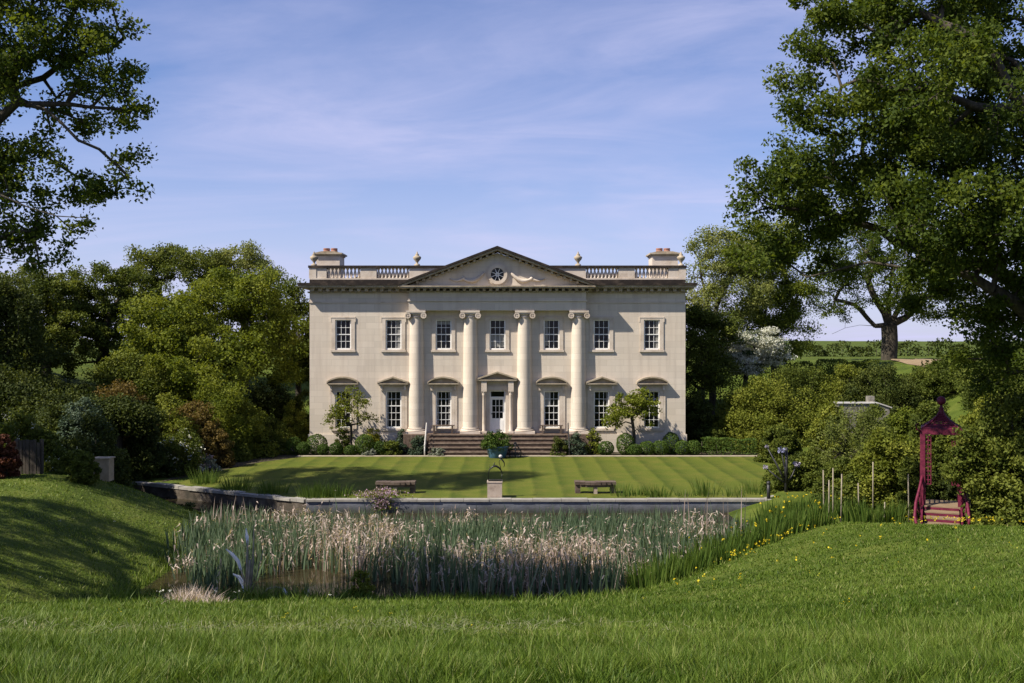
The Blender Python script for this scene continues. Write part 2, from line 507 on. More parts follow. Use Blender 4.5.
def ground_mat():
    m, N, L = mat('rough meadow')
    out = N('ShaderNodeOutputMaterial')
    tc = N('ShaderNodeTexCoord')
    n = N('ShaderNodeTexNoise'); n.inputs['Scale'].default_value = 0.7; n.inputs['Detail'].default_value = 10; n.inputs['Roughness'].default_value = 0.7
    L(tc.outputs['Object'], n.inputs['Vector'])
    rp = N('ShaderNodeValToRGB')
    els = rp.color_ramp.elements; els.new(0.5)
    for e, (p, c) in zip(els, ((0.3, (0.030, 0.046, 0.007)), (0.5, (0.062, 0.088, 0.012)), (0.72, (0.11, 0.125, 0.024)))):
        e.position = p; e.color = (*c, 1)
    L(n.outputs['Fac'], rp.inputs[0])
    n4 = N('ShaderNodeTexNoise'); n4.inputs['Scale'].default_value = 26; n4.inputs['Detail'].default_value = 4
    L(tc.outputs['Object'], n4.inputs['Vector'])
    mm = N('ShaderNodeMixRGB'); mm.blend_type = 'OVERLAY'; mm.inputs['Fac'].default_value = 0.6
    L(rp.outputs[0], mm.inputs['Color1']); L(n4.outputs['Fac'], mm.inputs['Color2'])
    b = N('ShaderNodeBsdfPrincipled'); b.inputs['Roughness'].default_value = 0.9; b.inputs['Specular IOR Level'].default_value = 0.1
    L(mm.outputs[0], b.inputs['Base Color'])
    bp = N('ShaderNodeBump'); bp.inputs['Strength'].default_value = 0.8; bp.inputs['Distance'].default_value = 0.08
    n2 = N('ShaderNodeTexNoise'); n2.inputs['Scale'].default_value = 9; n2.inputs['Detail'].default_value = 8
    L(tc.outputs['Object'], n2.inputs['Vector']); L(n2.outputs['Fac'], bp.inputs['Height']); L(bp.outputs[0], b.inputs['Normal'])
    L(b.outputs[0], out.inputs['Surface'])
    return m
M['ground'] = ground_mat()

def lawn_mat():
    m, N, L = mat('mown striped lawn')
    out = N('ShaderNodeOutputMaterial')
    tc = N('ShaderNodeTexCoord')
    sep = N('ShaderNodeSeparateXYZ'); L(tc.outputs['Object'], sep.inputs[0])
    nz = N('ShaderNodeTexNoise'); nz.inputs['Scale'].default_value = 0.5; nz.inputs['Detail'].default_value = 3
    L(tc.outputs['Object'], nz.inputs['Vector'])
    a = N('ShaderNodeMath'); a.operation = 'MULTIPLY_ADD'; a.inputs[1].default_value = 0.25
    L(nz.outputs['Fac'], a.inputs[0]); L(sep.outputs['X'], a.inputs[2])
    k = N('ShaderNodeMath'); k.operation = 'MULTIPLY'; k.inputs[1].default_value = 1 / 1.12; L(a.outputs[0], k.inputs[0])
    si = N('ShaderNodeMath'); si.operation = 'FRACT'; L(k.outputs[0], si.inputs[0])
    st = N('ShaderNodeValToRGB')
    e = st.color_ramp.elements; e.new(0.12); e.new(0.85)
    for q, (p_, v) in zip(e, ((0.0, 0.0), (0.34, 0.62), (0.86, 1.0), (1.0, 0.0))):
        q.position = p_; q.color = (v, v, v, 1)
    L(si.outputs[0], st.inputs[0])
    c = N('ShaderNodeMixRGB'); c.inputs['Color1'].default_value = (0.046, 0.068, 0.007, 1); c.inputs['Color2'].default_value = (0.084, 0.104, 0.012, 1)
    L(st.outputs[0], c.inputs['Fac'])
    n = N('ShaderNodeTexNoise'); n.inputs['Scale'].default_value = 0.8; n.inputs['Detail'].default_value = 10; n.inputs['Roughness'].default_value = 0.75
    L(tc.outputs['Object'], n.inputs['Vector'])
    r = N('ShaderNodeValToRGB'); r.color_ramp.elements[0].position = 0.45; r.color_ramp.elements[1].position = 0.8
    L(n.outputs['Fac'], r.inputs[0])
    d = N('ShaderNodeMixRGB'); d.inputs['Color2'].default_value = (0.19, 0.15, 0.035, 1)
    f = N('ShaderNodeMath'); f.operation = 'MULTIPLY'; f.inputs[1].default_value = 0.5; L(r.outputs[0], f.inputs[0])
    L(f.outputs[0], d.inputs['Fac']); L(c.outputs[0], d.inputs['Color1'])
    n4 = N('ShaderNodeTexNoise'); n4.inputs['Scale'].default_value = 22; n4.inputs['Detail'].default_value = 5
    L(tc.outputs['Object'], n4.inputs['Vector'])
    mm = N('ShaderNodeMixRGB'); mm.blend_type = 'OVERLAY'; mm.inputs['Fac'].default_value = 0.7
    L(d.outputs[0], mm.inputs['Color1']); L(n4.outputs['Fac'], mm.inputs['Color2'])
    b = N('ShaderNodeBsdfPrincipled'); b.inputs['Roughness'].default_value = 0.85; b.inputs['Specular IOR Level'].default_value = 0.15
    L(mm.outputs[0], b.inputs['Base Color'])
    n2 = N('ShaderNodeTexNoise'); n2.inputs['Scale'].default_value = 30; n2.inputs['Detail'].default_value = 5
    bp = N('ShaderNodeBump'); bp.inputs['Strength'].default_value = 0.6; bp.inputs['Distance'].default_value = 0.03
    L(tc.outputs['Object'], n2.inputs['Vector']); L(n2.outputs['Fac'], bp.inputs['Height']); L(bp.outputs[0], b.inputs['Normal'])
    L(b.outputs[0], out.inputs['Surface'])
    return m
M['lawn'] = lawn_mat()

def G3(a, b, c): return [(0.0, a), (0.5, b), (1.0, c)]
M['oakleaf'] = leaf_mat('oak leaves', G3((0.026, 0.046, 0.007), (0.064, 0.095, 0.012), (0.14, 0.17, 0.022)), 0.45)
M['midleaf'] = leaf_mat('mid green leaves', G3((0.034, 0.050, 0.008), (0.078, 0.102, 0.014), (0.15, 0.17, 0.028)), 0.3)
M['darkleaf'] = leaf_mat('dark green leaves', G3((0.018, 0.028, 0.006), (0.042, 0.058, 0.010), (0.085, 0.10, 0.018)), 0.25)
M['brightleaf'] = leaf_mat('bright green leaves', G3((0.06, 0.088, 0.009), (0.125, 0.155, 0.016), (0.20, 0.22, 0.03)), 0.38)
M['paleleaf'] = leaf_mat('pale spring leaves', G3((0.075, 0.10, 0.020), (0.145, 0.17, 0.04), (0.24, 0.25, 0.075)), 0.35)
M['oliveleaf'] = leaf_mat('olive green leaves', G3((0.058, 0.078, 0.009), (0.132, 0.155, 0.018), (0.22, 0.23, 0.035)), 0.3)
M['yellowleaf'] = leaf_mat('yellow green leaves', G3((0.11, 0.12, 0.012), (0.21, 0.21, 0.02), (0.32, 0.30, 0.035)), 0.3)
M['boxleaf'] = leaf_mat('clipped box leaves', G3((0.025, 0.05, 0.008), (0.055, 0.095, 0.013), (0.10, 0.145, 0.022)), 0.2)
M['blueleaf'] = leaf_mat('blue green leaves', G3((0.025, 0.042, 0.022), (0.05, 0.078, 0.045), (0.10, 0.13, 0.085)), 0.2)
M['silverleaf'] = leaf_mat('silver grey leaves', G3((0.11, 0.125, 0.09), (0.18, 0.20, 0.15), (0.28, 0.29, 0.23)), 0.2)
M['redleaf'] = leaf_mat('reddish brown leaves', G3((0.05, 0.016, 0.010), (0.10, 0.035, 0.02), (0.16, 0.07, 0.04)), 0.3)
M['rustleaf'] = leaf_mat('rusty olive leaves', G3((0.07, 0.055, 0.014), (0.12, 0.085, 0.022), (0.17, 0.12, 0.035)), 0.3)
M['hawthorn'] = leaf_mat('white blossom and leaves', [(0.0, (0.025, 0.042, 0.010)), (0.45, (0.05, 0.075, 0.02)), (0.5, (0.40, 0.41, 0.33)), (1.0, (0.62, 0.62, 0.54))], 0.2)
M['whitebloom'] = leaf_mat('white bloom', G3((0.45, 0.45, 0.38), (0.6, 0.6, 0.53), (0.72, 0.72, 0.66)), 0.2)
M['pinkbloom'] = leaf_mat('pink bloom', G3((0.28, 0.17, 0.22), (0.42, 0.29, 0.36), (0.52, 0.40, 0.46)), 0.2)
M['yellowbloom'] = leaf_mat('yellow bloom', G3((0.40, 0.31, 0.01), (0.52, 0.42, 0.02), (0.62, 0.52, 0.04)), 0.2)
M['grass'] = leaf_mat('meadow grass', [(0.0, (0.026, 0.056, 0.006)), (0.45, (0.078, 0.132, 0.014)), (0.85, (0.165, 0.225, 0.036)), (1.0, (0.30, 0.29, 0.12))], 0.35, 0.5)
M['reedgreen'] = leaf_mat('green reed blades', G3((0.04, 0.07, 0.034), (0.095, 0.14, 0.078), (0.19, 0.235, 0.14)), 0.3, 0.5)
M['irisgreen'] = leaf_mat('iris blades', G3((0.035, 0.07, 0.012), (0.075, 0.125, 0.02), (0.14, 0.18, 0.04)), 0.35, 0.5)
M['reeddead'] = leaf_mat('dead reed stems', G3((0.20, 0.145, 0.115), (0.42, 0.33, 0.285), (0.64, 0.54, 0.48)), 0.38, 0.7)
M['hay'] = leaf_mat('cut grass', G3((0.09, 0.11, 0.045), (0.16, 0.17, 0.085), (0.25, 0.245, 0.15)), 0.2, 0.7)
# ------------------------------------------------------------------ the ground
def axis(fine0, fine1, step, lo, hi, grow=1.16):
    a = list(np.arange(fine0, fine1 + 1e-6, step))
    s = step
    x = fine1
    while x < hi:
        s *= grow; x += s; a.append(min(x, hi))
    s = step; x = fine0; pre = []
    while x > lo:
        s *= grow; x -= s; pre.append(max(x, lo))
    return np.array(pre[::-1] + a)

def build_ground():
    xs = axis(-24, 26, 0.3, -700, 700)
    ys = axis(2.5, 50, 0.3, -60, 1100)
    X, Y = np.meshgrid(xs, ys)
    Z = T(X, Y)
    inl = (Y > wall_y(X) + 0.35) & (Y < 66) & (X > -15.5) & (X < 13.5)
    Z = np.where(inl, np.minimum(Z, -0.03), Z)
    V = np.stack([X, Y, Z], -1).reshape(-1, 3)
    nx, ny = len(xs), len(ys)
    i = np.arange(nx - 1)[None, :] + np.arange(ny - 1)[:, None] * nx
    q = np.stack([i, i + 1, i + 1 + nx, i + nx], -1).reshape(-1, 4)
    o = np_mesh('ground', V, q, np.full(len(q), 4), M['ground'], smooth=True)
    tag(o, 'rough green meadow sloping down to the pond and up the valley sides', 'ground', kind='structure')
build_ground()

LAWN = [(-14.6, 42.3), (-7.9, 38.62), (9.8, 38.62), (10.8, 39.9), (13.2, 45), (13.4, 50), (13.0, 52.75), (-11.0, 52.75), (-12.6, 50.5), (-13.8, 47)]
def sheet(name, pts, z, m):
    mb = MB()
    mb.add([(x, y, z) for x, y in pts], [tuple(range(len(pts)))])
    return mb.build(name, m)
tag(sheet('lawn', LAWN, 0.0, M['lawn']), 'striped mown lawn between pond wall and house', 'lawn', kind='structure')
BORD = [(-15.3, 43.3), (-13.9, 47), (-12.7, 50.6), (-11.0, 53.0), (13.0, 53.0), (13.45, 50), (14, 50), (14, 58), (-15.3, 58)]
tag(sheet('garden_border', BORD, -0.012, noise_mat('border soil', [(0.022, 0.018, 0.011), (0.05, 0.04, 0.024), (0.045, 0.055, 0.018)], 3, 8, 0.95, 0.6)), 'dark planted bed round the lawn', 'flower bed', kind='structure')
pm = MB()
pm.box(-11.4, 13.1, 52.75, 53.02, -0.05, 0.035)
tag(pm.build('path', M['gravel']), 'narrow pale stone edging path between lawn and border', 'path', kind='structure')

def build_water():
    pts = [(-17.5, 44.5), (-8.0, 38.45), (9.95, 38.45), (11.0, 39.6), (12.5, 36), (11, 24), (-18, 22)]
    o = sheet('water', pts, -0.5, M['water'])
    tag(o, 'still brown pond water between the reeds', 'pond', kind='structure')
build_water()

def poly_wall(pts, th, z0, z1, over=0.0):
    """a wall along a line of points, its front on the line, with depth th behind it"""
    mb = MB()
    pts = [Vector((x, y, 0)) for x, y in pts]
    n = len(pts)
    fr = []; bk = []
    for i, p in enumerate(pts):
        d = Vector((0, 0, 0))
        if i: d += (p - pts[i - 1]).normalized()
        if i < n - 1: d += (pts[i + 1] - p).normalized()
        d.normalize()
        nn = Vector((-d.y, d.x, 0))
        fr.append(p - nn * over); bk.append(p + nn * (th + over))
    vs = []
    for a, b in zip(fr, bk):
        vs += [(a.x, a.y, z0), (a.x, a.y, z1), (b.x, b.y, z1), (b.x, b.y, z0)]
    fs = []
    for i in range(n - 1):
        for k in range(4):
            k2 = (k + 1) % 4
            fs.append((4 * i + k, 4 * i + k2, 4 * i + 4 + k2, 4 * i + 4 + k))
    fs.append((0, 1, 2, 3)); fs.append((4 * n - 1, 4 * n - 2, 4 * n - 3, 4 * n - 4))
    mb.add(vs, fs)
    return mb
def pond_walls():
    r = empty('pond_wall', (0, 38.3, -0.5), 'long slate grey retaining wall with pale coping across the back of the pond', 'wall')
    poly_wall([(-7.93, 38.3), (9.9, 38.3), (11.0, 39.7)], 0.3, -1.2, -0.06).build('wall_face', M['pondwall'], r)
    cm = MB(); rr = random.Random(8); t = -7.93
    while t < 9.9:
        w = min(rr.uniform(0.8, 1.25), 9.9 - t + 0.001)
        o = rr.uniform(0.035, 0.06); zt = 0.03 + rr.uniform(-0.012, 0.008)
        cm.box(t + 0.006, t + w - 0.006, 38.3 - o, 38.65, -0.058, zt); t += w
    cm.build('coping', M['coping'], r)
    poly_wall([(9.915, 38.3), (11.05, 39.75)], 0.3, -0.059, 0.03, 0.05).build('coping', M['coping'], r)
    r2 = empty('pond_wall', (-12, 40.6, -0.5), 'old mossy brown wall running back under dark shrubs from the reeds', 'wall')
    poly_wall([(-16.5, 43.25), (-7.95, 38.3)], 0.3, -1.2, -0.1).build('wall_face', M['mossywall'], r2)
    mb = MB()
    rr = random.Random(4)
    a = Vector((-16.5, 43.25, 0)); b = Vector((-7.98, 38.31, 0)); d = (b - a); Ln = d.length; d.normalize()
    u = Vector((-d.y, d.x, 0)); t = 0
    while t < Ln - 0.2:
        w = min(rr.uniform(0.5, 1.1), Ln - t)
        z1 = 0.03 + rr.uniform(-0.035, 0.02); o = rr.uniform(0.02, 0.07)
        p, q = a + d * t, a + d * (t + w - 0.015)
        vs = []
        for c in (p - u * o, q - u * o, q + u * 0.33, p + u * 0.33):
            vs += [(c.x, c.y, -0.098), (c.x, c.y, z1)]
        mb.add(vs, [(0, 2, 4, 6), (1, 7, 5, 3), (0, 1, 3, 2), (2, 3, 5, 4), (4, 5, 7, 6), (6, 7, 1, 0)])
        t += w
    mb.build('coping', M['coping'], r2)
pond_walls()

# soil strip on the far bank
def soil():
    pts = []
    V = []; q = []
    nx, ny = 18, 5
    for j in range(ny):
        for i in range(nx):
            x = 27.6 + 4.2 * i / (nx - 1); y = 66.5 + 6.0 * j / (ny - 1) + 0.9 * sin(i * 0.9) * (1 if j in (0, 4) else 0)
            V.append((x, y, Tz(x, y) + 0.06))
    for j in range(ny - 1):
        for i in range(nx - 1):
            a = j * nx + i
            q.append((a, a + 1, a + 1 + nx, a + nx))
    o = np_mesh('soil_path', np.array(V), np.array(q), np.full(len(q), 4), M['soil'])
    tag(o, 'strip of bare dry soil on the slope by the field tree', 'path', kind='structure')
soil()

# ------------------------------------------------------------------ the house
CX = -0.80
YF = 55.0
S = 0.05524
def hz(py): return CAMZ - (py - HY) * S
def hx(px): return (px - 497.4) * S + CX          # px measured about the middle of the front

HOUSE = empty('country_house', (CX, 60, 0), 'cream limestone classical country house with four columns and a pediment', 'house')
HW = 10.38
def house():
    H = HOUSE
    X0, X1 = CX - HW, CX + HW
    ztop = 8.98
    upper = [hx(497.4 + k) for k in (-154.3, -104, -54, 0, 54, 104, 154.3)]
    uw, uz0, uz1 = 0.44, hz(349.6), hz(319.8)
    lw, lz0, lz1 = 0.435, hz(428.2), hz(391.2)
    holes = [(x - uw, x + uw, uz0, uz1) for x in upper]
    holes += [(x - lw, x + lw, lz0, lz1) for i, x in enumerate(upper) if i != 3]
    dw, dz0, dz1 = 0.44, 1.06, hz(390.5)
    holes.append((CX - dw, CX + dw, dz0, dz1))
    mb = MB()
    xs = sorted(set([X0, X1] + [h[0] for h in holes] + [h[1] for h in holes]))
    zs = sorted(set([0.0, ztop] + [h[2] for h in holes] + [h[3] for h in holes]))
    for i in range(len(xs) - 1):
        for j in range(len(zs) - 1):
            mx, mz = (xs[i] + xs[i + 1]) / 2, (zs[j] + zs[j + 1]) / 2
            if any(h[0] < mx < h[1] and h[2] < mz < h[3] for h in holes): continue
            mb.add([(xs[i], YF, zs[j]), (xs[i + 1], YF, zs[j]), (xs[i + 1], YF, zs[j + 1]), (xs[i], YF, zs[j + 1])], [(0, 1, 2, 3)])
    D = 0.22
    for a, b, c, d in holes:
        mb.add([(a, YF, c), (a, YF, d), (a, YF + D, d), (a, YF + D, c)], [(0, 1, 2, 3)])
        mb.add([(b, YF, c), (b, YF, d), (b, YF + D, d), (b, YF + D, c)], [(3, 2, 1, 0)])
        mb.add([(a, YF, d), (b, YF, d), (b, YF + D, d), (a, YF + D, d)], [(0, 1, 2, 3)])
        mb.add([(a, YF, c), (b, YF, c), (b, YF + D, c), (a, YF + D, c)], [(3, 2, 1, 0)])
        mb.add([(a, YF + D, c), (b, YF + D, c), (b, YF + D, d), (a, YF + D, d)], [(0, 1, 2, 3)])
    YB = YF + 13
    mb.add([(X0, YF, 0), (X0, YB, 0), (X0, YB, ztop), (X0, YF, ztop)], [(0, 1, 2, 3)])
    mb.add([(X1, YF, 0), (X1, YB, 0), (X1, YB, ztop), (X1, YF, ztop)], [(3, 2, 1, 0)])
    mb.add([(X0, YB, 0), (X1, YB, 0), (X1, YB, ztop), (X0, YB, ztop)], [(3, 2, 1, 0)])
    mb.add([(X0, YF, ztop), (X1, YF, ztop), (X1, YB, ztop), (X0, YB, ztop)], [(0, 1, 2, 3)])
    me = mb
    w = me.build('wall', M['stone'], H)
    # plinth band and string course
    pb = MB()
    pb.box(X0 - 0.07, CX - 5.2, YF - 0.07, YF - 0.002, 0, 0.98); pb.build('plinth', M['stone'], H)
    pb = MB(); pb.box(CX + 5.2, X1 + 0.07, YF - 0.07, YF - 0.002, 0, 0.98); pb.build('plinth', M['stone'], H)
    for (a, b) in ((X0 - 0.03, CX - 4.86), (CX + 4.86, X1 + 0.03)):
        sb = MB(); sb.box(a, b, YF - 0.045, YF - 0.002, hz(303), hz(301.6)); sb.build('string_course', M['trim'], H)

    # main cornice of the wings
    PW = 4.86                                        # half width of the portico block
    PP = 0.48                                        # its projection
    O = 0.60
    for sgn in (-1, 1):
        a, b = (X0, CX - PW) if sgn < 0 else (CX + PW, X1)
        def ex(e):
            return (a - e, b) if sgn < 0 else (a, b + e)
        c = MB()
        x0, x1 = ex(0.10); c.box(x0, x1, YF - 0.10, YB + 0.1, 8.78, 8.86)
        x0, x1 = ex(0.40); c.box(x0, x1, YF - 0.47, YB + 0.4, 9.02, 9.09)
        x0, x1 = ex(0.52); c.box(x0, x1, YF - 0.55, YB + 0.5, 9.09, 9.17)
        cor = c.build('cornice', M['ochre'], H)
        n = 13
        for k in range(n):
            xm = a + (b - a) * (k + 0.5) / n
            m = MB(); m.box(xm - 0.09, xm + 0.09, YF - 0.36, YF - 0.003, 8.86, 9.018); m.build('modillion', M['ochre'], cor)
        d = MB()
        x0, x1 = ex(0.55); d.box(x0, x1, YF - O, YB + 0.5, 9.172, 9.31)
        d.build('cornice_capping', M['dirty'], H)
        # parapet
        p = MB()
        yp = YF + 0.04
        lo, hi = (X0, CX - PW + 1.7) if sgn < 0 else (CX + PW - 1.7, X1)
        p.box(lo, hi, yp - 0.05, yp + 0.42, 9.31, 9.60)
        def mx(px0, px1):
            if sgn > 0: px0, px1 = 994.8 - px1, 994.8 - px0
            return hx(px0), hx(px1)
        for q0, q1 in ((309.4, 315.8), (316.2, 326.2), (360, 376.2), (409, 442)):
            e0, e1 = mx(q0, q1)
            p.box(e0, e1, yp, yp + 0.34, 9.602, 10.17)
        e0, e1 = mx(308.8, 316.0); p.box(e0, e1, yp - 0.03, yp + 0.36, 9.604, 10.168)
        if sgn < 0: p.box(X0, X0 + 0.34, yp + 0.36, YB, 9.312, 10.17)
        else: p.box(X1 - 0.34, X1, yp + 0.36, YB, 9.312, 10.17)
        par = p.build('parapet', M['trim'], H)
        cp = MB()
        e0, e1 = mx(308.0, 445.0)
        cp.box(e0, e1, yp - 0.07, yp + 0.44, 10.172, 10.30)
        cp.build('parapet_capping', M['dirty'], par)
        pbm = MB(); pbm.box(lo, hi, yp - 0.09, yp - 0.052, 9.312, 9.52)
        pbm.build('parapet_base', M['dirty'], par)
        prof = [(0.06, 0), (0.085, 0.03), (0.05, 0.07), (0.095, 0.20), (0.085, 0.30), (0.045, 0.42), (0.065, 0.49), (0.085, 0.52), (0.085, 0.57)]
        for (q0, q1, nb) in ((326.2, 360, 9), (376.2, 409, 9)):
            e0, e1 = mx(q0, q1)
            for k in range(nb):
                bm = MB()
                bm.lathe(prof, (e0 + (e1 - e0) * (k + 0.5) / nb, yp + 0.17, 9.602), 8)
                bm.build('baluster', M['trim'], par)
        # urns
        for q in (313.2, 416.6):
            u0 = hx(q) if sgn < 0 else hx(994.8 - q)
            um = MB()
            um.lathe([(0.16, 0), (0.16, 0.08), (0.06, 0.12), (0.07, 0.2), (0.2, 0.36), (0.235, 0.47), (0.17, 0.53), (0.10, 0.56), (0.12, 0.6), (0.05, 0.68), (0.035, 0.74), (0.01, 0.80)], (u0, yp + 0.17, 10.302), 14)
            um.build('urn', M['ochre'], par)
        # chimney
        c0, c1 = ((-11.33, -9.97) if sgn < 0 else (8.12, 9.60))
        ch = MB()
        ch.box(c0, c1, YF + 2.6, YF + 4.2, 9.0, 11.06)
        chim = ch.build('chimney', M['trim'], H)
        cc = MB(); cc.box(c0 - 0.06, c1 + 0.06, YF + 2.54, YF + 4.26, 11.062, 11.14); cc.box(c0 - 0.15, c1 + 0.15, YF + 2.45, YF + 4.35, 11.142, 11.23)
        cc.prism([(c0 - 0.08, 11.232), (c1 + 0.08, 11.232), (c1 - 0.3, 11.32), (c0 + 0.3, 11.32)], YF + 2.55, YF + 4.25)
        cc.build('chimney_cap', M['ochre'], chim)
        for k in range(2):
            pt = MB()
            pt.lathe([(0.21, 0), (0.20, 0.1), (0.18, 0.16), (0.21, 0.19), (0.19, 0.24)], ((c0 + c1) / 2 + (k - 0.5) * 0.44, YF + 3.4, 11.322), 12)
            pt.build('chimney_pot', M['terracotta'], chim)

    # portico: entablature, pediment, columns
    YP = YF - PP
    e = MB()
    zb, zm, zt = 7.80, hz(302.2) + 0.03, 8.80
    e.box(CX - PW, CX + PW, YP, YF - 0.003, zb, zm)
    e.box(CX - PW - 0.06, CX + PW + 0.06, YP - 0.06, YF - 0.003, zm, zm + 0.07)
    e.box(CX - PW, CX + PW, YP, YF - 0.003, zm + 0.07, zt)
    ent = e.build('entablature', M['stone'], H)
    c = MB()
    c.box(CX - PW - 0.10, CX + PW + 0.10, YP - 0.1, YF - 0.003, zt, zt + 0.07)
    c.box(CX - PW - 0.42, CX + PW + 0.42, YP - 0.48, YF + 0.3, 9.0, 9.075)
    c.box(CX - PW - 0.47, CX + PW + 0.47, YP - 0.53, YF + 0.3, 9.075, 9.13)
    c.build('cornice', M['ochre'], ent)
    for k in range(27):
        xm = CX - PW + 2 * PW * (k + 0.5) / 27
        m = MB(); m.box(xm - 0.08, xm + 0.08, YP - 0.34, YP + 0.02, 8.872, 8.998); m.build('modillion', M['ochre'], ent)
    # pediment
    hb = PW + 0.50; za = 11.16; zc = 9.14
    t = MB()
    hin = hb - 0.35
    t.prism([(CX - hin, zc - 0.005), (CX + hin, zc - 0.005), (CX, za - 0.2)], YP + 0.04, YF + 0.6)
    ped = t.build('pediment', M['stone'], H)
    sl = (za - zc) / hb
    def rake(up0, up1, y0, y1, name, m, hbx=hb):
        b = MB()
        for sg in (-1, 1):
            b.prism([(CX + sg * hbx, zc + up0 + 0.002), (CX + sg * hbx, zc + up1), (CX, zc + hbx * sl + up1), (CX, zc + hbx * sl + up0 + 0.002)], y0, y1)
        return b.build(name, m, ped)
    rake(-0.10, 0.0, YP - 0.48, YF + 0.6, 'raking_cornice', M['ochre'])
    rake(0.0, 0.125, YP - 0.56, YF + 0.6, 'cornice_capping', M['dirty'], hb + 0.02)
    for sg in (-1, 1):
        for k in range(15):
            xx = hb * (k + 0.6) / 15.5
            z0 = zc + (hb - xx) * sl
            if z0 - 0.26 < zc: continue
            x = CX + sg * xx
            m = MB(); m.box(x - 0.07, x + 0.07, YP - 0.34, YP + 0.036, z0 - 0.26, z0 - 0.115); m.build('modillion', M['ochre'], ped)
    # the roof behind the pediment
    rf = MB()
    rf.prism([(CX - hb + 0.9, zc + 0.3), (CX + hb - 0.9, zc + 0.3), (CX, za - 0.12)], YF + 0.61, YF + 9)
    rf.prism([(X0 + 0.5, 9.3), (X1 - 0.5, 9.3), (X1 - 3.2, 9.95), (X0 + 3.2, 9.95)], YF + 1.2, YB - 0.5)
    rf.build('roof', M['lead'], H)
    # oculus
    oz = 9.77
    ring = MB(); ring.ycyl((CX, oz), 0.54, YP - 0.10, YP + 0.039, 32, 0.36); ring.ycyl((CX, oz), 0.60, YP - 0.05, YP + 0.039, 32, 0.541)
    oc = ring.build('oculus', M['trim'], ped)
    g = MB(); g.ycyl((CX, oz), 0.358, YP - 0.012, YP + 0.03, 32); g.build('pane', M['glass'], oc)
    gb = MB()
    for k in range(4):
        a = pi / 8 + k * pi / 4
        gb.bar((CX - 0.35 * cos(a), YP - 0.03, oz - 0.35 * sin(a)), (CX + 0.35 * cos(a), YP - 0.03, oz + 0.35 * sin(a)), 0.03, 0.03)
    gb.ycyl((CX, oz), 0.11, YP - 0.055, YP - 0.013, 16, 0.075)
    gb.build('glazing_bars', M['white'], oc)
    sw = MB()
    for sg in (-1, 1):
        x0 = CX + sg * 0.72; pts = []
        for k in range(13):
            t_ = k / 12
            pts.append((x0 + sg * 1.15 * t_, YP - 0.0, oz + 0.12 - 0.36 * t_ - 0.28 * sin(pi * t_)))
        sw.tube(pts, [0.05 + 0.06 * sin(pi * k / 12) + 0.02 * (k % 2) for k in range(13)], 8)
        pts = [(x0 + sg * (1.15 + 0.75 * k / 8), YP, oz - 0.24 - 0.10 * sin(pi * k / 8)) for k in range(9)]
        sw.tube(pts, [0.08 - 0.007 * k for k in range(9)], 8)
        sw.ball((x0 + sg * 1.15, YP, oz - 0.22), 0.11, 10, 6)
    sw.build('carved_swag', M['trim'], ped)

    zf = 1.05
    for k in (-81, -27, 27, 81):
        cxk = CX + k * S
        cy = YF - 0.02
        cm = MB()
        z0 = zf + 0.30; z1 = 7.42
        prof = []
        for i in range(13):
            t_ = i / 12
            r = 0.425 - 0.055 * t_ ** 1.8
            prof.append((r, z0 + (z1 - z0) * t_))
        cm.lathe(prof, (cxk, cy, 0), 32)
        col = cm.build('column', M['stone'], H)
        bb = MB()
        bb.box(cxk - 0.56, cxk + 0.56, cy - 0.56, YF - 0.004, zf, zf + 0.13)
        bb.lathe([(0.53, 0.13), (0.56, 0.17), (0.53, 0.21), (0.45, 0.225), (0.46, 0.25), (0.49, 0.27), (0.46, 0.30), (0.43, 0.31)], (cxk, cy, zf), 32)
        bb.build('column_base', M['trim'], col)
        cb = MB()
        cb.lathe([(0.375, 7.40), (0.42, 7.45), (0.375, 7.47), (0.36, 7.52), (0.46, 7.62)], (cxk, cy, 0), 28)
        for sg in (-1, 1):
            vx = cxk + sg * 0.43
            cb.ycyl((vx, 7.52), 0.155, cy - 0.46, YF - 0.004, 20)
            cb.ycyl((vx, 7.52), 0.16, cy - 0.49, cy - 0.44, 20, 0.10)
            cb.ycyl((vx, 7.52), 0.05, cy - 0.50, cy - 0.45, 12)
        cb.box(cxk - 0.45, cxk + 0.45, cy - 0.45, YF - 0.005, 7.60, 7.685)
        cb.box(cxk - 0.53, cxk + 0.53, cy - 0.50, YF - 0.006, 7.686, 7.798)
        cb.build('capital', M['trim'], col)

    # windows
    def sash(x, hw, z0, z1, rows, meet, parent, seed):
        yy = YF + 0.045
        f = MB()
        t = 0.07
        f.box(x - hw + 0.002, x - hw + t, yy, YF + 0.215, z0 + 0.002, z1 - 0.002); f.box(x + hw - t, x + hw - 0.002, yy, YF + 0.215, z0 + 0.002, z1 - 0.002)
        f.box(x - hw + t, x + hw - t, yy, YF + 0.215, z1 - 0.05, z1 - 0.002); f.box(x - hw + t, x + hw - t, yy - 0.03, YF + 0.215, z0 + 0.002, z0 + 0.08)
        a, b = z0 + 0.08, z1 - 0.05
        iw = hw - t
        zmr = a + (b - a) * meet / rows
        f.box(x - iw, x + iw, yy + 0.01, yy + 0.07, zmr - 0.025, zmr + 0.025)
        fo = f.build('frame', M['white'], parent)
        gb = MB()
        for k in (1, 2):
            xx = x - iw + 2 * iw * k / 3
            gb.box(xx - 0.010, xx + 0.010, yy + 0.03, yy + 0.06, a, zmr - 0.026); gb.box(xx - 0.010, xx + 0.010, yy + 0.03, yy + 0.06, zmr + 0.026, b)
        for k in range(1, rows):
            if k == meet: continue
            zz = a + (b - a) * k / rows
            gb.box(x - iw, x + iw, yy + 0.028, yy + 0.062, zz - 0.012, zz + 0.012)
        gb.build('glazing_bars', M['white'], parent)
        r = random.Random(seed)
        g = MB()
        tl = r.uniform(-0.012, 0.012)
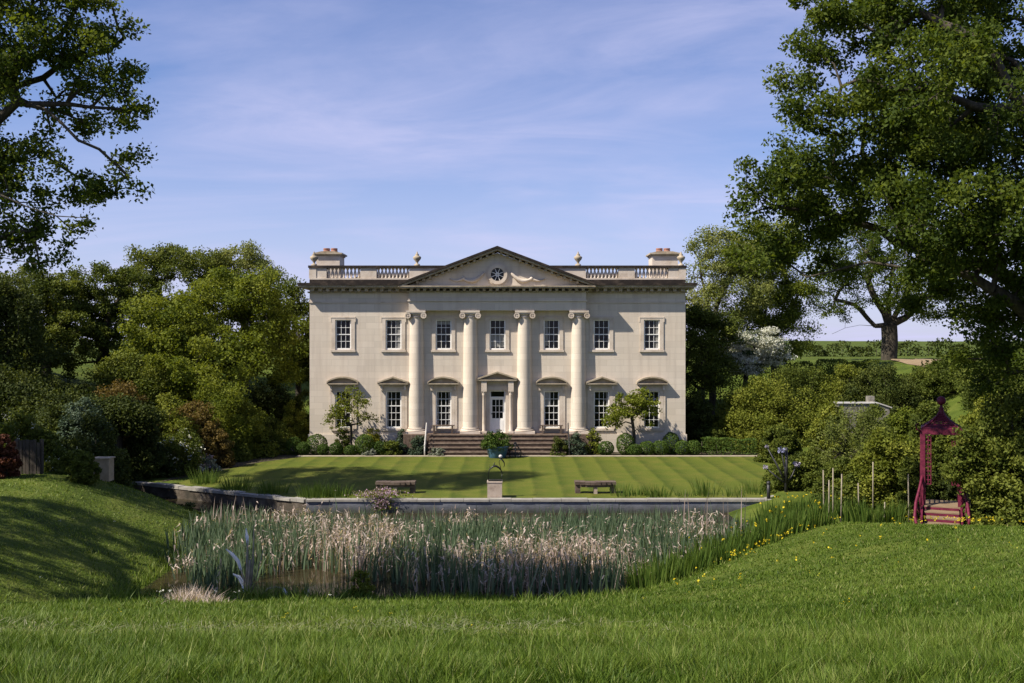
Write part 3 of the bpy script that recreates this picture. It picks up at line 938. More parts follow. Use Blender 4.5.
        g.add([(x - iw, yy + 0.085 + tl, a), (x + iw, yy + 0.085 - tl, a), (x + iw, yy + 0.085 - tl, b), (x - iw, yy + 0.085 + tl, b)], [(0, 1, 2, 3)])
        g.build('pane', M['glass'], parent)
        spec = {1: [(0.45, 1, 0, 1)], 3: [(-1, 1, 0.05, 0.5)], 4: [(-1, -0.55, 0.08, 1)], 2: [(-1, 1, 0.86, 1)], 6: [(0.6, 1, 0, 1)], 22: [(-1, -0.72, 0, 1), (0.72, 1, 0, 1)], 24: [(-1, -0.1, 0.62, 1)], 25: [(0.7, 1, 0, 1)], 21: [(-1, -0.75, 0, 1)]}.get(seed, [])  # upper centre window: cloth strip stands in for a pale reflection on the glass
        for (u0, u1, v0, v1) in spec:
            c = MB(); yc_ = yy + 0.068
            nn = 10; A = x + iw * u0 + 0.002; B_ = x + iw * u1 - 0.002
            vs = []
            for k in range(nn + 1):
                xx = A + (B_ - A) * k / nn; y_ = yc_ + 0.008 * (k % 2)
                vs += [(xx, y_, a + (b - a) * v0 + 0.002), (xx, y_, a + (b - a) * v1 - 0.002)]
            c.add(vs, [(2 * k, 2 * k + 2, 2 * k + 3, 2 * k + 1) for k in range(nn)])
            c.build('curtain_and_reflection', M['curtain_and_reflection'], parent)

    for i, x in enumerate(upper):
        wn = MB()
        q = 0.205; pj = 0.045
        wn.box(x - uw - q, x - uw - 0.002, YF - pj, YF - 0.002, uz0 - 0.02, uz1 + 0.002)
        wn.box(x + uw + 0.002, x + uw + q, YF - pj, YF - 0.002, uz0 - 0.02, uz1 + 0.002)
        wn.box(x - uw - q, x + uw + q, YF - pj, YF - 0.002, uz1 + 0.002, uz1 + 0.16)
        wn.box(x - uw - q - 0.04, x + uw + q + 0.04, YF - pj - 0.015, YF - 0.002, uz1 + 0.10, uz1 + 0.161)
        wn.box(x - uw - q - 0.05, x - uw - q, YF - pj - 0.01, YF - 0.002, uz1 - 0.12, uz1 + 0.1); wn.box(x + uw + q, x + uw + q + 0.05, YF - pj - 0.01, YF - 0.002, uz1 - 0.12, uz1 + 0.1)
        wo = wn.build('window', M['trim'], H)
        sm = MB()
        sm.box(x - uw - q - 0.04, x + uw + q + 0.04, YF - 0.085, YF - 0.002, uz0 - 0.13, uz0 - 0.021)
        sm.build('sill', M['trim'], wo)
        sash(x, uw, uz0, uz1, 4, 2, wo, i)

    def hood(x, hw, zb, curved, name_parent, h=0.29, dp=0.32):
        b = MB()
        b.box(x - hw + 0.06, x + hw - 0.06, YF - dp + 0.05, YF - 0.002, zb, zb + 0.06)
        b.box(x - hw, x + hw, YF - dp, YF - 0.002, zb + 0.06, zb + 0.115)
        zc_ = zb + 0.117
        out = []; inn = []
        n = 14 if curved else 2
        for k in range(n + 1):
            t_ = k / n
            xx = x - hw + 2 * hw * t_
            if curved: zz = zc_ + h * (1 - (2 * t_ - 1) ** 2) ** 0.8
            else: zz = zc_ + h * (1 - abs(2 * t_ - 1))
            out.append((xx, zz + 0.085)); inn.append((xx, max(zz, zc_ + 0.001)))
        b.prism([(x - hw + 0.03, zc_)] + [(p[0], p[1] + 0.02) for p in inn] + [(x + hw - 0.03, zc_)], YF - 0.12, YF - 0.003)
        for k in range(n):
            b.prism([inn[k], out[k], out[k + 1], inn[k + 1]], YF - dp - 0.02, YF - 0.004)
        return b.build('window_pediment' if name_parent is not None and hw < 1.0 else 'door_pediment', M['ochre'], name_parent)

    for i, x in enumerate(upper):
        if i == 3: continue
        wn = MB()
        q = 0.19; pj = 0.05
        wn.box(x - lw - q, x - lw - 0.002, YF - pj, YF - 0.002, lz0 - 0.02, lz1 + 0.002)
        wn.box(x + lw + 0.002, x + lw + q, YF - pj, YF - 0.002, lz0 - 0.02, lz1 + 0.002)
        wn.box(x - lw - q, x + lw + q, YF - pj, YF - 0.002, lz1 + 0.002, lz1 + 0.17)
        zp = hz(385.2)
        wn.box(x - lw - q - 0.02, x + lw + q + 0.02, YF - 0.05, YF - 0.002, lz1 + 0.171, zp - 0.001)
        wn.box(x - lw - q - 0.12, x - lw - q - 0.01, YF - 0.045, YF - 0.002, lz0 - 0.02, zp - 0.002); wn.box(x + lw + q + 0.01, x + lw + q + 0.12, YF - 0.045, YF - 0.002, lz0 - 0.02, zp - 0.002)
        for sg in (-1, 1):
            wn.box(x + sg * (lw + q + 0.02) - 0.06, x + sg * (lw + q + 0.02) + 0.06, YF - 0.18, YF - 0.05, zp - 0.28, zp - 0.003)
        wo = wn.build('window', M['trim'], H)
        sm = MB(); sm.box(x - lw - q - 0.05, x + lw + q + 0.05, YF - 0.09, YF - 0.002, lz0 - 0.13, lz0 - 0.021)
        sm.build('sill', M['trim'], wo)
        hood(x, 0.86, zp, i in (0, 2, 4, 6), wo)
        sash(x, lw, lz0, lz1, 5, 3, wo, 20 + i)

    # door and doorcase
    dm = MB()
    q = 0.42
    dm.box(CX - dw - q, CX - dw - 0.01, YF - 0.08, YF - 0.002, zf + 0.003, hz(386)); dm.box(CX + dw + 0.01, CX + dw + q, YF - 0.08, YF - 0.002, zf + 0.003, hz(386))
    dm.box(CX - dw - 0.01, CX + dw + 0.01, YF - 0.08, YF - 0.002, dz1 + 0.01, hz(386))
    dc = dm.build('doorcase', M['trim'], H)
    for sg in (-1, 1):
        k = MB(); x = CX + sg * 0.74
        k.box(x - 0.15, x + 0.15, YF - 0.36, YF - 0.081, zf + 0.004, zf + 0.12)
        k.lathe([(0.12, 0.12), (0.10, 0.18), (0.098, 0.7), (0.085, 2.08), (0.12, 2.14), (0.10, 2.18), (0.15, 2.30)], (x, YF - 0.22, zf), 16)
        k.box(x - 0.15, x + 0.15, YF - 0.36, YF - 0.081, zf + 2.30, hz(381.5))
        k.build('door_column', M['trim'], dc)
    hood(CX, 1.09, hz(381.4), False, dc, 0.36, 0.42)
    d = MB()
    yd = YF + 0.10
    zt_ = hz(397.5)
    d.box(CX - dw + 0.002, CX - dw + 0.07, yd - 0.02, YF + 0.215, dz0 + 0.002, dz1 - 0.002); d.box(CX + dw - 0.07, CX + dw - 0.002, yd - 0.02, YF + 0.215, dz0 + 0.002, dz1 - 0.002)
    d.box(CX - dw + 0.07, CX + dw - 0.07, yd - 0.02, YF + 0.215, zt_ - 0.05, zt_ + 0.04); d.box(CX - dw + 0.07, CX + dw - 0.07, yd - 0.02, YF + 0.215, dz1 - 0.06, dz1 - 0.002)
    door = d.build('door', M['white'], H)
    l = MB()
    il = dw - 0.075
    zl = hz(418.5); zh = zt_ - 0.055
    l.box(CX - il, CX + il, yd + 0.02, yd + 0.06, dz0 + 0.01, zl)
    l.box(CX - il, CX - il + 0.07, yd + 0.02, yd + 0.06, zl, zh); l.box(CX + il - 0.07, CX + il, yd + 0.02, yd + 0.06, zl, zh)
    l.box(CX - il + 0.07, CX + il - 0.07, yd + 0.02, yd + 0.06, zh - 0.07, zh)
    for k in (1, 2):
        xx = CX - il + 0.07 + (2 * il - 0.14) * k / 3; l.box(xx - 0.014, xx + 0.014, yd + 0.025, yd + 0.055, zl, zh - 0.07)
        zz = zl + (zh - 0.07 - zl) * k / 3; l.box(CX - il + 0.07, CX + il - 0.07, yd + 0.027, yd + 0.053, zz - 0.014, zz + 0.014)
    for sg in (-1, 1):
        l.box(CX + sg * 0.18 - 0.12, CX + sg * 0.18 + 0.12, yd + 0.005, yd + 0.019, dz0 + 0.12, zl - 0.1)
    l.build('door_leaf', M['white'], door)
    g = MB()
    g.box(CX - il + 0.06, CX + il - 0.06, yd + 0.062, yd + 0.066, zl, zh); g.box(CX - dw + 0.07, CX + dw - 0.07, yd + 0.03, yd + 0.034, zt_ + 0.04, dz1 - 0.06)
    g.build('pane', M['glass'], door)
    kn = MB(); kn.ball((CX - il + 0.05, yd - 0.01, zf + 1.05), 0.035, 10, 6); kn.build('handle', M['iron'], door)

    # terrace and steps
    t = MB()
    t.box(CX - 5.1, CX + 5.1, YF - 0.98, YF - 0.003, 0, zf)
    t.build('terrace', M['step'], H)
    nst = 5
    st = MB(); tr = MB()
    for k in range(nst):
        z1 = zf * (nst - k - 1) / nst + 0.001 if k < nst - 1 else None
    for k in range(1, nst):
        z1 = zf * (nst - k) / nst
        y0 = YF - 0.98 - 0.24 * k
        st.box(CX - 3.65, CX + 3.65, y0 + 0.02, y0 + 0.258, 0, z1 - 0.045)
        tr.box(CX - 3.69, CX + 3.69, y0 - 0.02, y0 + 0.256, z1 - 0.044, z1)
    tr.box(CX - 3.69, CX + 3.69, YF - 1.02, YF - 0.983, zf - 0.05, zf + 0.006)
    so = st.build('steps', M['step'], H)
    tr.build('tread', noise_mat('worn tread stone', [(0.075, 0.055, 0.042), (0.14, 0.105, 0.08), (0.22, 0.17, 0.13)], 4, 6, 0.9, 0.2), so)
    for sg in (-1, 1):
        h = MB()
        xr = CX + sg * 3.85
        top = (xr, YF - 0.85, zf + 0.62); bot = (xr, YF - 2.0, 0.62)
        h.tube([(xr, YF - 0.85, zf - 0.2), top], 0.03, 8); h.tube([(xr, YF - 2.0, -0.05), bot], 0.035, 8)
        h.tube([top, bot, (xr, YF - 2.12, 0.55)], 0.028, 8)
        for k in range(1, 5):
            f_ = k / 5
            h.tube([(xr, YF - 0.85 - 1.15 * f_, max(0, zf * (1 - f_) - 0.3)), (xr, YF - 0.85 - 1.15 * f_, zf + 0.62 - zf * f_)], 0.012, 6)
        h.build('handrail', M['pale_and_sunlit'] if sg < 0 else M['iron'], so)  # left rail gets the pale material to look sunlit; both are iron
house()

# benches on the terrace
def terrace_bench(x, label):
    r = empty('bench', (x, YF - 0.35, 1.05), label, 'bench', 'benches under the windows')
    s = MB()
    for k in range(4):
        s.box(x - 0.62, x + 0.62, YF - 0.55 + 0.105 * k, YF - 0.46 + 0.105 * k, 1.47, 1.51)
    s.build('seat', M['oldwood'], r)
    for sg in (-1, 1):
        l = MB()
        l.box(x + sg * 0.5 - 0.04, x + sg * 0.5 + 0.04, YF - 0.54, YF - 0.16, 1.053, 1.468)
        l.build('leg', M['oldwood'], r)
terrace_bench(CX - 2.98, 'brown timber bench on the terrace just left of the front door')
terrace_bench(CX + 2.98, 'brown timber bench on the terrace just right of the front door')
# ------------------------------------------------------------------ vegetation
def unit(v):
    return v / np.maximum(np.linalg.norm(v, axis=-1, keepdims=True), 1e-9)

def leaf_mesh(name, C, size, m, parent, rng, tint, up=0.5, out=None, squash=0.6):
    """one small pointed leaf face per row of C"""
    n = len(C)
    nor = rng.normal(size=(n, 3))
    nor = unit(nor)
    nor[:, 2] += up
    if out is not None: nor += out
    nor = unit(nor)
    a = unit(np.cross(nor, rng.normal(size=(n, 3))))
    b = np.cross(nor, a)
    s = (size * rng.uniform(0.65, 1.3, n))[:, None]
    V = np.empty((n, 4, 3))
    V[:, 0] = C - a * s * 0.5
    V[:, 1] = C + b * s * squash * 0.5 + a * s * 0.06
    V[:, 2] = C + a * s * 0.5 + nor * s * 0.08
    V[:, 3] = C - b * s * squash * 0.5 + a * s * 0.06
    q = np.arange(4 * n).reshape(n, 4)
    return np_mesh(name, V.reshape(-1, 3), q, np.full(n, 4), m, parent, tint)

def edges_mesh(name, A, B, ra, rb, m, parent, n=5):
    d = unit(B - A)
    A = A - d * (ra * 0.3)[:, None]
    ref = np.where(np.abs(d[:, 2:3]) > 0.9, np.array([[1.0, 0.1, 0]]), np.array([[0.1, 0.2, 1.0]]))
    u = unit(np.cross(d, ref)); w = np.cross(d, u)
    k = np.arange(n) * 2 * pi / n
    ring = u[:, None, :] * np.cos(k)[None, :, None] + w[:, None, :] * np.sin(k)[None, :, None]
    V = np.concatenate([A[:, None, :] + ring * ra[:, None, None], B[:, None, :] + ring * rb[:, None, None]], 1)
    E = len(A)
    base = (np.arange(E) * 2 * n)[:, None]
    i = np.arange(n); j = (i + 1) % n
    q = np.stack([base + i, base + j, base + n + j, base + n + i], -1).reshape(-1, 4)
    return np_mesh(name, V.reshape(-1, 3), q, np.full(len(q), 4), m, parent, smooth=True)

def skeleton(lines, targets, rng, seg, wob=0.12, zmin=None, back=0.35):
    """lines: hand placed trunk and limb polylines (first one is the trunk, later ones start on it)"""
    Pn = []; par = []; dist = []
    for li, ln in enumerate(lines):
        pts = [np.array(p, float) for p in ln]
        if li == 0:
            prev = -1; cur = pts[0]
            Pn.append(cur); par.append(-1); dist.append(0.0); prev = 0
        else:
            k = int(np.argmin(np.linalg.norm(np.array(Pn) - pts[0], axis=1)))
            prev = k; cur = Pn[k]
        for p in pts[1:]:
            L = np.linalg.norm(p - cur); n = max(1, int(L / seg))
            a = cur
            for i in range(1, n + 1):
                q = a + (p - a) * i / n
                if i < n: q = q + rng.normal(size=3) * seg * wob * (0.35 if li == 0 else 1)
                Pn.append(q); par.append(prev); dist.append(dist[prev] + np.linalg.norm(q - Pn[prev])); prev = len(Pn) - 1
            cur = Pn[prev]
    PA = np.zeros((60000, 3)); PA[:len(Pn)] = Pn
    DA = np.zeros(60000); DA[:len(dist)] = dist
    cnt = len(Pn)
    z0 = zmin if zmin is not None else -1e9
    order = np.argsort(np.min(np.linalg.norm(targets[:, None, :] - PA[None, :cnt, :], axis=2), axis=1))
    tips = []
    for ti in order:
        t = targets[ti]
        v = t - PA[:cnt]
        L = np.linalg.norm(v, axis=1)
        cost = L + back * DA[:cnt] * 0.35 + np.where(PA[:cnt, 2] < z0, 1e6, 0) + np.maximum(0, PA[:cnt, 2] - t[2]) * 0.25
        k = int(np.argmin(cost)); Lk = L[k]
        n = max(1, int(Lk / seg)); prev = k; a = PA[k].copy()
        lift = np.array([0, 0, 0.10 * Lk])
        for i in range(1, n + 1):
            f = i / n
            q = a + (t - a) * f + lift * np.sin(pi * f)
            if i < n: q = q + rng.normal(size=3) * seg * wob
            PA[cnt] = q; DA[cnt] = DA[prev] + np.linalg.norm(q - PA[prev]); par.append(prev); prev = cnt; cnt += 1
        tips.append(prev)
    P_ = PA[:cnt]; par = np.array(par)
    c = np.zeros(cnt)
    for t in tips: c[t] += 1
    for i in range(cnt - 1, 0, -1): c[par[i]] += c[i]
    return P_, par, np.maximum(c, 1)

def tree(name, label, base, lines, lobes, n_cl, per, leaf, lm, seed, trunk_r, tip_r=0.012, cl_r=0.55, group=None, bark='bark',
         seg=0.6, zmin=None, flat=0.7, category='tree', sides=5, shell=0.45, up=0.4, wob=0.12, tbias=0.0):
    """lobes: (centre, (rx, ry, rz)) ellipsoids that make up the crown"""
    rng = np.random.default_rng(seed)
    vol = np.array([r[0] * r[1] * r[2] for c, r in lobes]) ** 0.8
    k = rng.choice(len(lobes), n_cl, p=vol / vol.sum())
    u = unit(rng.normal(size=(n_cl, 3)))
    rad = (shell ** 3 + (1 - shell ** 3) * rng.random(n_cl)) ** (1 / 3)
    Cn = np.array([c for c, r in lobes], float); R = np.array([r for c, r in lobes], float)
    tg = Cn[k] + u * rad[:, None] * R[k]
    PP_, par, cnt = skeleton(lines, tg, rng, seg, wob, zmin)
    e = math.log(trunk_r / tip_r) / math.log(max(cnt[0], 2))
    rr = tip_r * cnt ** e
    i = np.arange(1, len(PP_))
    root = empty(name, base, label, category, group)
    ra = np.minimum(rr[par[i]], rr[i] * 1.35 + 0.01)
    ra = np.where(cnt[i] > 0.6 * cnt[0], rr[par[i]], ra)
    edges_mesh('trunk', PP_[par[i]], PP_[i], ra, rr[i], M[bark], root, sides)
    # root flare
    N = n_cl * per
    ci = np.repeat(np.arange(n_cl), per)
    sc = rng.uniform(0.6, 1.25, n_cl)
    off = unit(rng.normal(size=(N, 3))) * (rng.random(N) ** 0.55)[:, None]
    off[:, 2] *= flat
    Cc = tg[ci] + off * (cl_r * sc[ci])[:, None]
    ct = rng.normal(0.5, 0.17, n_cl)
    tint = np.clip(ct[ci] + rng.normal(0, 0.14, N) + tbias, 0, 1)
    leaf_mesh('crown', Cc, leaf, lm, root, rng, tint, up=up, out=off * 0.35)
    return root

def tree_px(name, label, bx, by, d, fork, lobes, n_cl, per, leaf, lm, seed, trunk_r, limbs=(), **kw):
    """a tree whose foot stands under picture column bx at d metres; fork and lobes are (px, py[, depth shift]) with radii in px"""
    foot = P(bx, by, d); foot.z = Tz(foot.x, d)
    fk = P(fork[0], fork[1], d)
    trunk = [foot - Vector((0, 0, 0.3)), foot.lerp(fk, 0.45) + Vector((0.1 * trunk_r, 0, 0)), fk]
    s = d / F
    lb = []
    for l in lobes:
        px, py, r = l[0], l[1], l[2]
        dd = l[3] if len(l) > 3 else 0
        rz = l[4] if len(l) > 4 else r * 0.8
        c = P(px, py, d); c.y += dd
        lb.append((tuple(c), (r * s, r * s * 0.95, rz * s)))
    lines = [trunk]
    for lm_ in limbs:
        pts = []
        for q in lm_:
            p = P(q[0], q[1], d); p.y += q[2] if len(q) > 2 else 0
            pts.append(tuple(p))
        lines.append(pts)
    return tree(name, label, foot, lines, lb, n_cl, per, leaf, lm, seed, trunk_r, **kw)

def shrub(name, label, x, y, rx, ry, top, lm, seed, n_cl=60, per=70, leaf=0.12, cl=0.24, category='shrub', group=None, lump=0.42, bloom=None, stem='bark', z=None, neat=False, up=0.5, tbias=0.0):
    """a bush from the ground up to height top"""
    rng = np.random.default_rng(seed)
    z0 = Tz(x, y) if z is None else z
    root = empty(name, (x, y, z0), label, category, group)
    rz = top - z0
    if neat:
        N = n_cl * per
        u = unit(rng.normal(size=(N, 3)))
        f = 1 - np.abs(rng.normal(0, 0.05, N)) + 0.03 * np.sin(7 * u[:, 0] + 3 * u[:, 2] + seed)
        c0 = np.array([x, y, z0 + rz * 0.48]); R = np.array([rx, ry, rz * 0.52])
        C = c0 + u * R * f[:, None]
        tint = np.clip(rng.normal(0.5, 0.2, N) + tbias, 0, 1)
        leaf_mesh('foliage', C, leaf, lm, root, rng, tint, up=0.1, out=u * 1.0)
        st = MB(); st.tube([(x, y, z0 - 0.1), (x, y, z0 + rz * 0.5)], [0.05, 0.03], 6); st.build('stem', M[stem], root)
        return root
    u = unit(rng.normal(size=(n_cl, 3))); u[:, 2] = np.abs(u[:, 2]) * 1.05 - 0.05
    f = rng.uniform(0.55, 1.0, n_cl) ** 0.6 + lump * rng.normal(size=n_cl) * 0.5
    az = np.arctan2(u[:, 1], u[:, 0])
    f = f * (1 + 0.13 * np.sin(3 * az + seed) * (1 - u[:, 2] * 0.6) + 0.11 * np.sin(5 * az + 2.1 * seed + 4 * u[:, 2]))
    f = np.clip(f, 0.3, 1.03)
    c0 = np.array([x, y, z0 + 0.02]); R = np.array([rx, ry, rz * 0.96])
    tg = c0 + u * R * f[:, None]
    tg[:, 2] = np.maximum(tg[:, 2], T(tg[:, 0], tg[:, 1]) * 0.0 + z0 - 0.0 + 0.08)
    N = n_cl * per
    ci = np.repeat(np.arange(n_cl), per)
    cr = cl * (rx * ry * max(rz, 0.2)) ** (1 / 3) * rng.uniform(0.7, 1.4, n_cl)
    off = unit(rng.normal(size=(N, 3))) * (rng.random(N) ** 0.5)[:, None]
    C = tg[ci] + off * cr[ci][:, None] * np.array([1, 1, 0.8])
    ct = rng.normal(0.5, 0.16, n_cl)
    tint = np.clip(ct[ci] + rng.normal(0, 0.15, N) + tbias, 0, 1)
    leaf_mesh('foliage', C, leaf, lm, root, rng, tint, up=up, out=off * 0.4)
    m = min(n_cl, 22)
    A = np.repeat(np.array([[x, y, z0 - 0.1]]), m, 0) + rng.normal(size=(m, 3)) * np.array([rx * 0.12, ry * 0.12, 0])
    mid = A * 0.5 + tg[:m] * 0.5 + np.array([0, 0, 0.12 * rz])
    r0 = 0.012 + 0.012 * rx
    edges_mesh('stem', np.concatenate([A, mid]), np.concatenate([mid, tg[:m]]), np.concatenate([np.full(m, r0), np.full(m, r0 * 0.7)]), np.concatenate([np.full(m, r0 * 0.7), np.full(m, r0 * 0.35)]), M[stem], root)
    if bloom:
        bm, nb, bs, br = bloom
        bu = unit(rng.normal(size=(nb, 3))); bu[:, 2] = np.abs(bu[:, 2]) + 0.1; bu[:, 1] -= 0.5; bu = unit(bu)
        bc = c0 + bu * R * rng.uniform(0.9, 1.08, nb)[:, None]
        bi = np.repeat(np.arange(nb), 14)
        bC = bc[bi] + rng.normal(size=(nb * 14, 3)) * br
        leaf_mesh('blossom', bC, bs, bm, root, rng, np.clip(rng.normal(0.5, 0.25, nb * 14), 0, 1), up=0.6)
    return root

def shrub_px(label, px, top, hw, d, lm, seed, name='shrub', dep=0.9, **kw):
    x = (px - 512) * d / F
    z1 = CAMZ - (top - HY) * d / F
    rx = hw * d / F
    z0 = Tz(x, d) if kw.get('z') is None else kw['z']
    return shrub(name, label, x, d, rx, rx * dep, max(z1, z0 + 0.25), lm, seed, **kw)

# ---- the two oaks that frame the view
R1D = 29.0
tree_px('oak_tree', 'huge dark oak reaching long low limbs over the field tree and crimson pavilion', 1062, 545, R1D, (1046, 300),
    [(862, 25, 62), (800, 70, 36), (905, 105, 82, -2), (832, 178, 70, 1), (766, 186, 34), (786, 228, 42, 1), (850, 244, 48, 2), (930, 205, 78, -2),
     (985, 80, 90, 2), (1005, 225, 78, -3), (1050, 130, 90), (955, 285, 38, 1), (1015, 310, 50, -2), (822, 0, 32), (930, -30, 80), (1050, 0, 90, 2), (1100, 220, 80), (880, 160, 60, 3), (1080, 330, 60, 2), (1000, 345, 36, -3), (812, 120, 40, -1), (940, 160, 70, 0), (765, 245, 28, 1), (900, 245, 45, -2), (960, 250, 50, -1), (955, 312, 34, 1), (995, 360, 34, 1), (1012, 292, 50, 0), (935, 322, 22, 0), (905, 285, 26, -1), (1020, 380, 30, 2), (970, 345, 22, 0)],
    900, 220, 0.125, M['oakleaf'], 11, 0.62, cl_r=0.60, seg=0.55, tip_r=0.009, flat=0.75, shell=0.2, zmin=4.5, wob=0.16,
    limbs=[[(1048, 330), (1010, 318, -1.0), (968, 292, -1.5), (930, 268, -1.0), (870, 262, 0), (812, 276, 0.5)],
           [(1046, 302), (1000, 262, 1), (930, 240, 1.5), (893, 170, 1), (868, 150, 0.5)],
           [(1046, 300), (1050, 200), (1010, 120, -1), (955, 60, -1.5), (925, 35, -1), (880, 10, -1)],
           [(1050, 210), (1045, 80), (1035, -40)],
           [(1010, 120, -1), (960, 125, -2), (900, 105, -2), (830, 95, -1)],
           [(930, 240, 1.5), (860, 215, 1), (790, 205, 0.5)],
           [(1048, 310), (1090, 230), (1110, 120)]])
L1D = 21.0
tree_px('oak_tree', 'spreading oak with bare looping limbs against the sky over the shaded bank', -85, 560, L1D, (-62, 240),
    [(50, 25, 52), (108, 30, 26), (128, 30, 18), (90, 62, 40), (132, 100, 20), (120, 82, 24), (20, 70, 45, -1), (60, 95, 40, 1), (105, 118, 28), (135, 150, 15), (118, 168, 18), (20, 175, 38), (60, 178, 30, 1),
     (130, 188, 14), (95, 185, 14), (15, 225, 30), (55, 215, 22), (20, 255, 26), (62, 250, 14), (-40, 60, 70), (-30, 180, 60), (-90, 120, 80), (-110, 0, 90), (-200, 40, 75), (-270, 110, 75), (-240, -60, 85), (-190, 150, 60), (-290, 190, 60), (-340, 120, 80), (-250, 235, 42), (-360, 220, 60), (-430, 190, 70, 2), (-490, 120, 80, 4), (-420, 255, 50, 4), (-470, 220, 60, 1), (100, 188, 24), (72, 158, 22), (30, 238, 28), (82, 232, 14), (45, 262, 14), (35, 140, 24), (0, 150, 30), (20, -20, 50), (-20, -30, 70), (88, -10, 30)],
    1560, 85, 0.095, M['oakleaf'], 5, 0.5, cl_r=0.34, seg=0.4, tip_r=0.007, flat=0.8, shell=0.1, zmin=5.0, wob=0.2, tbias=0.06,
    limbs=[[(-62, 240), (-30, 150), (0, 118), (35, 108, -0.3), (72, 128, -0.5), (105, 152, -0.3), (128, 176, 0)],
           [(-62, 230), (-55, 120), (-20, 85, 0.5), (25, 68, 0.8), (70, 45, 0.8), (115, 30, 0.5)],
           [(-62, 240), (-20, 150, 1), (12, 140, 1), (55, 168, 1), (100, 188, 0.8)],
           [(-62, 250), (-20, 205, -1), (20, 200, -1), (52, 214, -1), (78, 222, -1), (108, 224, -1)],
           [(-20, 205, -1), (5, 235, -1.2), (30, 262, -1.2), (60, 268, -1)],
           [(35, 108, -0.3), (85, 104, 0.3), (135, 105, 0.4)],
           [(-55, 120), (-60, 20), (-50, -60)],
           [(-20, 85, 0.5), (40, 20, 1), (60, -20, 1)]])

# ---- trees behind and beside the house on the west slope
tree_px('tree', 'broad bright green round headed tree standing next to the house corner', 232, 420, 58, (232, 390),
    [(225, 330, 58, 0, 48), (180, 340, 40, -2, 45), (262, 325, 38, 0, 40), (225, 290, 42, 1, 22), (165, 350, 28, -2, 35), (272, 350, 32, 0, 35), (215, 365, 60, -3, 28), (245, 285, 30, 0, 16), (190, 375, 40, -3, 24)],
    250, 330, 0.17, M['brightleaf'], 21, 0.35, cl_r=0.9, seg=0.9, shell=0.55, zmin=2.5, flat=0.65)
tree_px('tree', 'slim dark green tree showing sky between its leaves right against the cream house corner', 298, 420, 64, (298, 380),
    [(300, 330, 24, 0, 40), (288, 300, 16, 0, 20), (305, 365, 20, 0, 25), (294, 350, 22)], 110, 209, 0.158, M['midleaf'], 22, 0.2, cl_r=0.8, seg=0.8, zmin=2)
tree_px('ash_tree', 'tall airy pale ash rising behind the bright round tree', 245, 420, 72, (245, 330),
    [(240, 272, 34, 0, 26), (262, 275, 20), (215, 275, 24), (245, 256, 22, 0, 12), (275, 285, 14)], 120, 152, 0.151, M['paleleaf'], 23, 0.3, cl_r=0.75, seg=0.9, zmin=4, tbias=0.12)
tree_px('ash_tree', 'tall mid green tree with a flat broken top at the middle of the wooded slope', 185, 420, 70, (185, 340),
    [(180, 285, 42, 0, 38), (150, 265, 26, 0, 20), (200, 262, 26, 0, 18), (165, 255, 22, 0, 12), (140, 290, 26), (185, 330, 45)], 210, 209, 0.158, M['midleaf'], 24, 0.35, cl_r=0.7, seg=0.9, zmin=3.5, tbias=0.2)
tree_px('oak_tree', 'dark spreading oak with crooked limbs showing in gaps on the wooded slope', 105, 420, 62, (103, 345),
    [(100, 290, 45, 0, 30), (70, 310, 36), (130, 310, 35), (92, 340, 50), (120, 278, 26, 0, 14), (75, 285, 24, 0, 16), (130, 350, 35)], 220, 209, 0.151, M['midleaf'], 25, 0.4, cl_r=0.62, seg=0.8, zmin=3.5, tbias=0.05,
    limbs=[[(103, 345), (80, 320), (62, 300)], [(103, 345), (112, 310), (125, 290)], [(112, 315), (95, 290)]])
tree_px('tree', 'leafy green tree with a rounded pale top behind the looping oak branches', 45, 420, 60, (45, 350),
    [(45, 295, 35, 0, 26), (20, 290, 30), (60, 330, 40), (20, 340, 45), (65, 285, 18, 0, 14)], 190, 228, 0.151, M['midleaf'], 26, 0.35, cl_r=0.65, seg=0.8, zmin=3.0, tbias=0.18)
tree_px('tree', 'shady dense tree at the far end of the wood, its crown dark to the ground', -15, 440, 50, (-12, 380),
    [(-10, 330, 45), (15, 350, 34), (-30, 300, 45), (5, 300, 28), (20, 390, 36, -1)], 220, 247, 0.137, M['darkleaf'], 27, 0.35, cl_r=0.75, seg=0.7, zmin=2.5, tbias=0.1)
tree_px('tree', 'very tall leafy tree out on the bank whose shadow crosses the striped lawn', -70, 450, 35, (-66, 330),
    [(-80, 210, 60, 0, 70), (-50, 290, 40, -3), (-95, 90, 75), (-80, 20, 75), (-80, -70, 80), (-120, -30, 80), (-75, -150, 55), (-110, 260, 60), (-90, 210, 60, -4), (-110, -200, 50), (-130, 60, 80, 4)], 520, 228, 0.130, M['midleaf'], 28, 0.4, cl_r=0.8, seg=0.7, zmin=3.5)
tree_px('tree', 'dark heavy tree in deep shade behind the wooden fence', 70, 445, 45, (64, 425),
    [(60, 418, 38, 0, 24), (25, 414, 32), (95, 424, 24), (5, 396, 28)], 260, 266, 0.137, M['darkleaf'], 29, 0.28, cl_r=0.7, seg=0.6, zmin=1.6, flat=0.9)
tree_px('tree', 'dusky tree with a bare brown trunk above the pale timber box', 117, 450, 44, (117, 432),
    [(118, 416, 20, 0, 14), (138, 420, 15), (100, 414, 16)], 120, 247, 0.130, M['darkleaf'], 30, 0.22, cl_r=0.65, seg=0.5, zmin=2.0)
tree_px('tree', 'deep green bushy tree filling the gap under the dark oak', 140, 440, 54, (140, 400),
    [(140, 386, 30, 0, 22), (110, 388, 24), (165, 394, 20), (128, 370, 18)], 110, 247, 0.144, M['midleaf'], 31, 0.28, cl_r=0.8, seg=0.6, zmin=2.0, tbias=0.12)

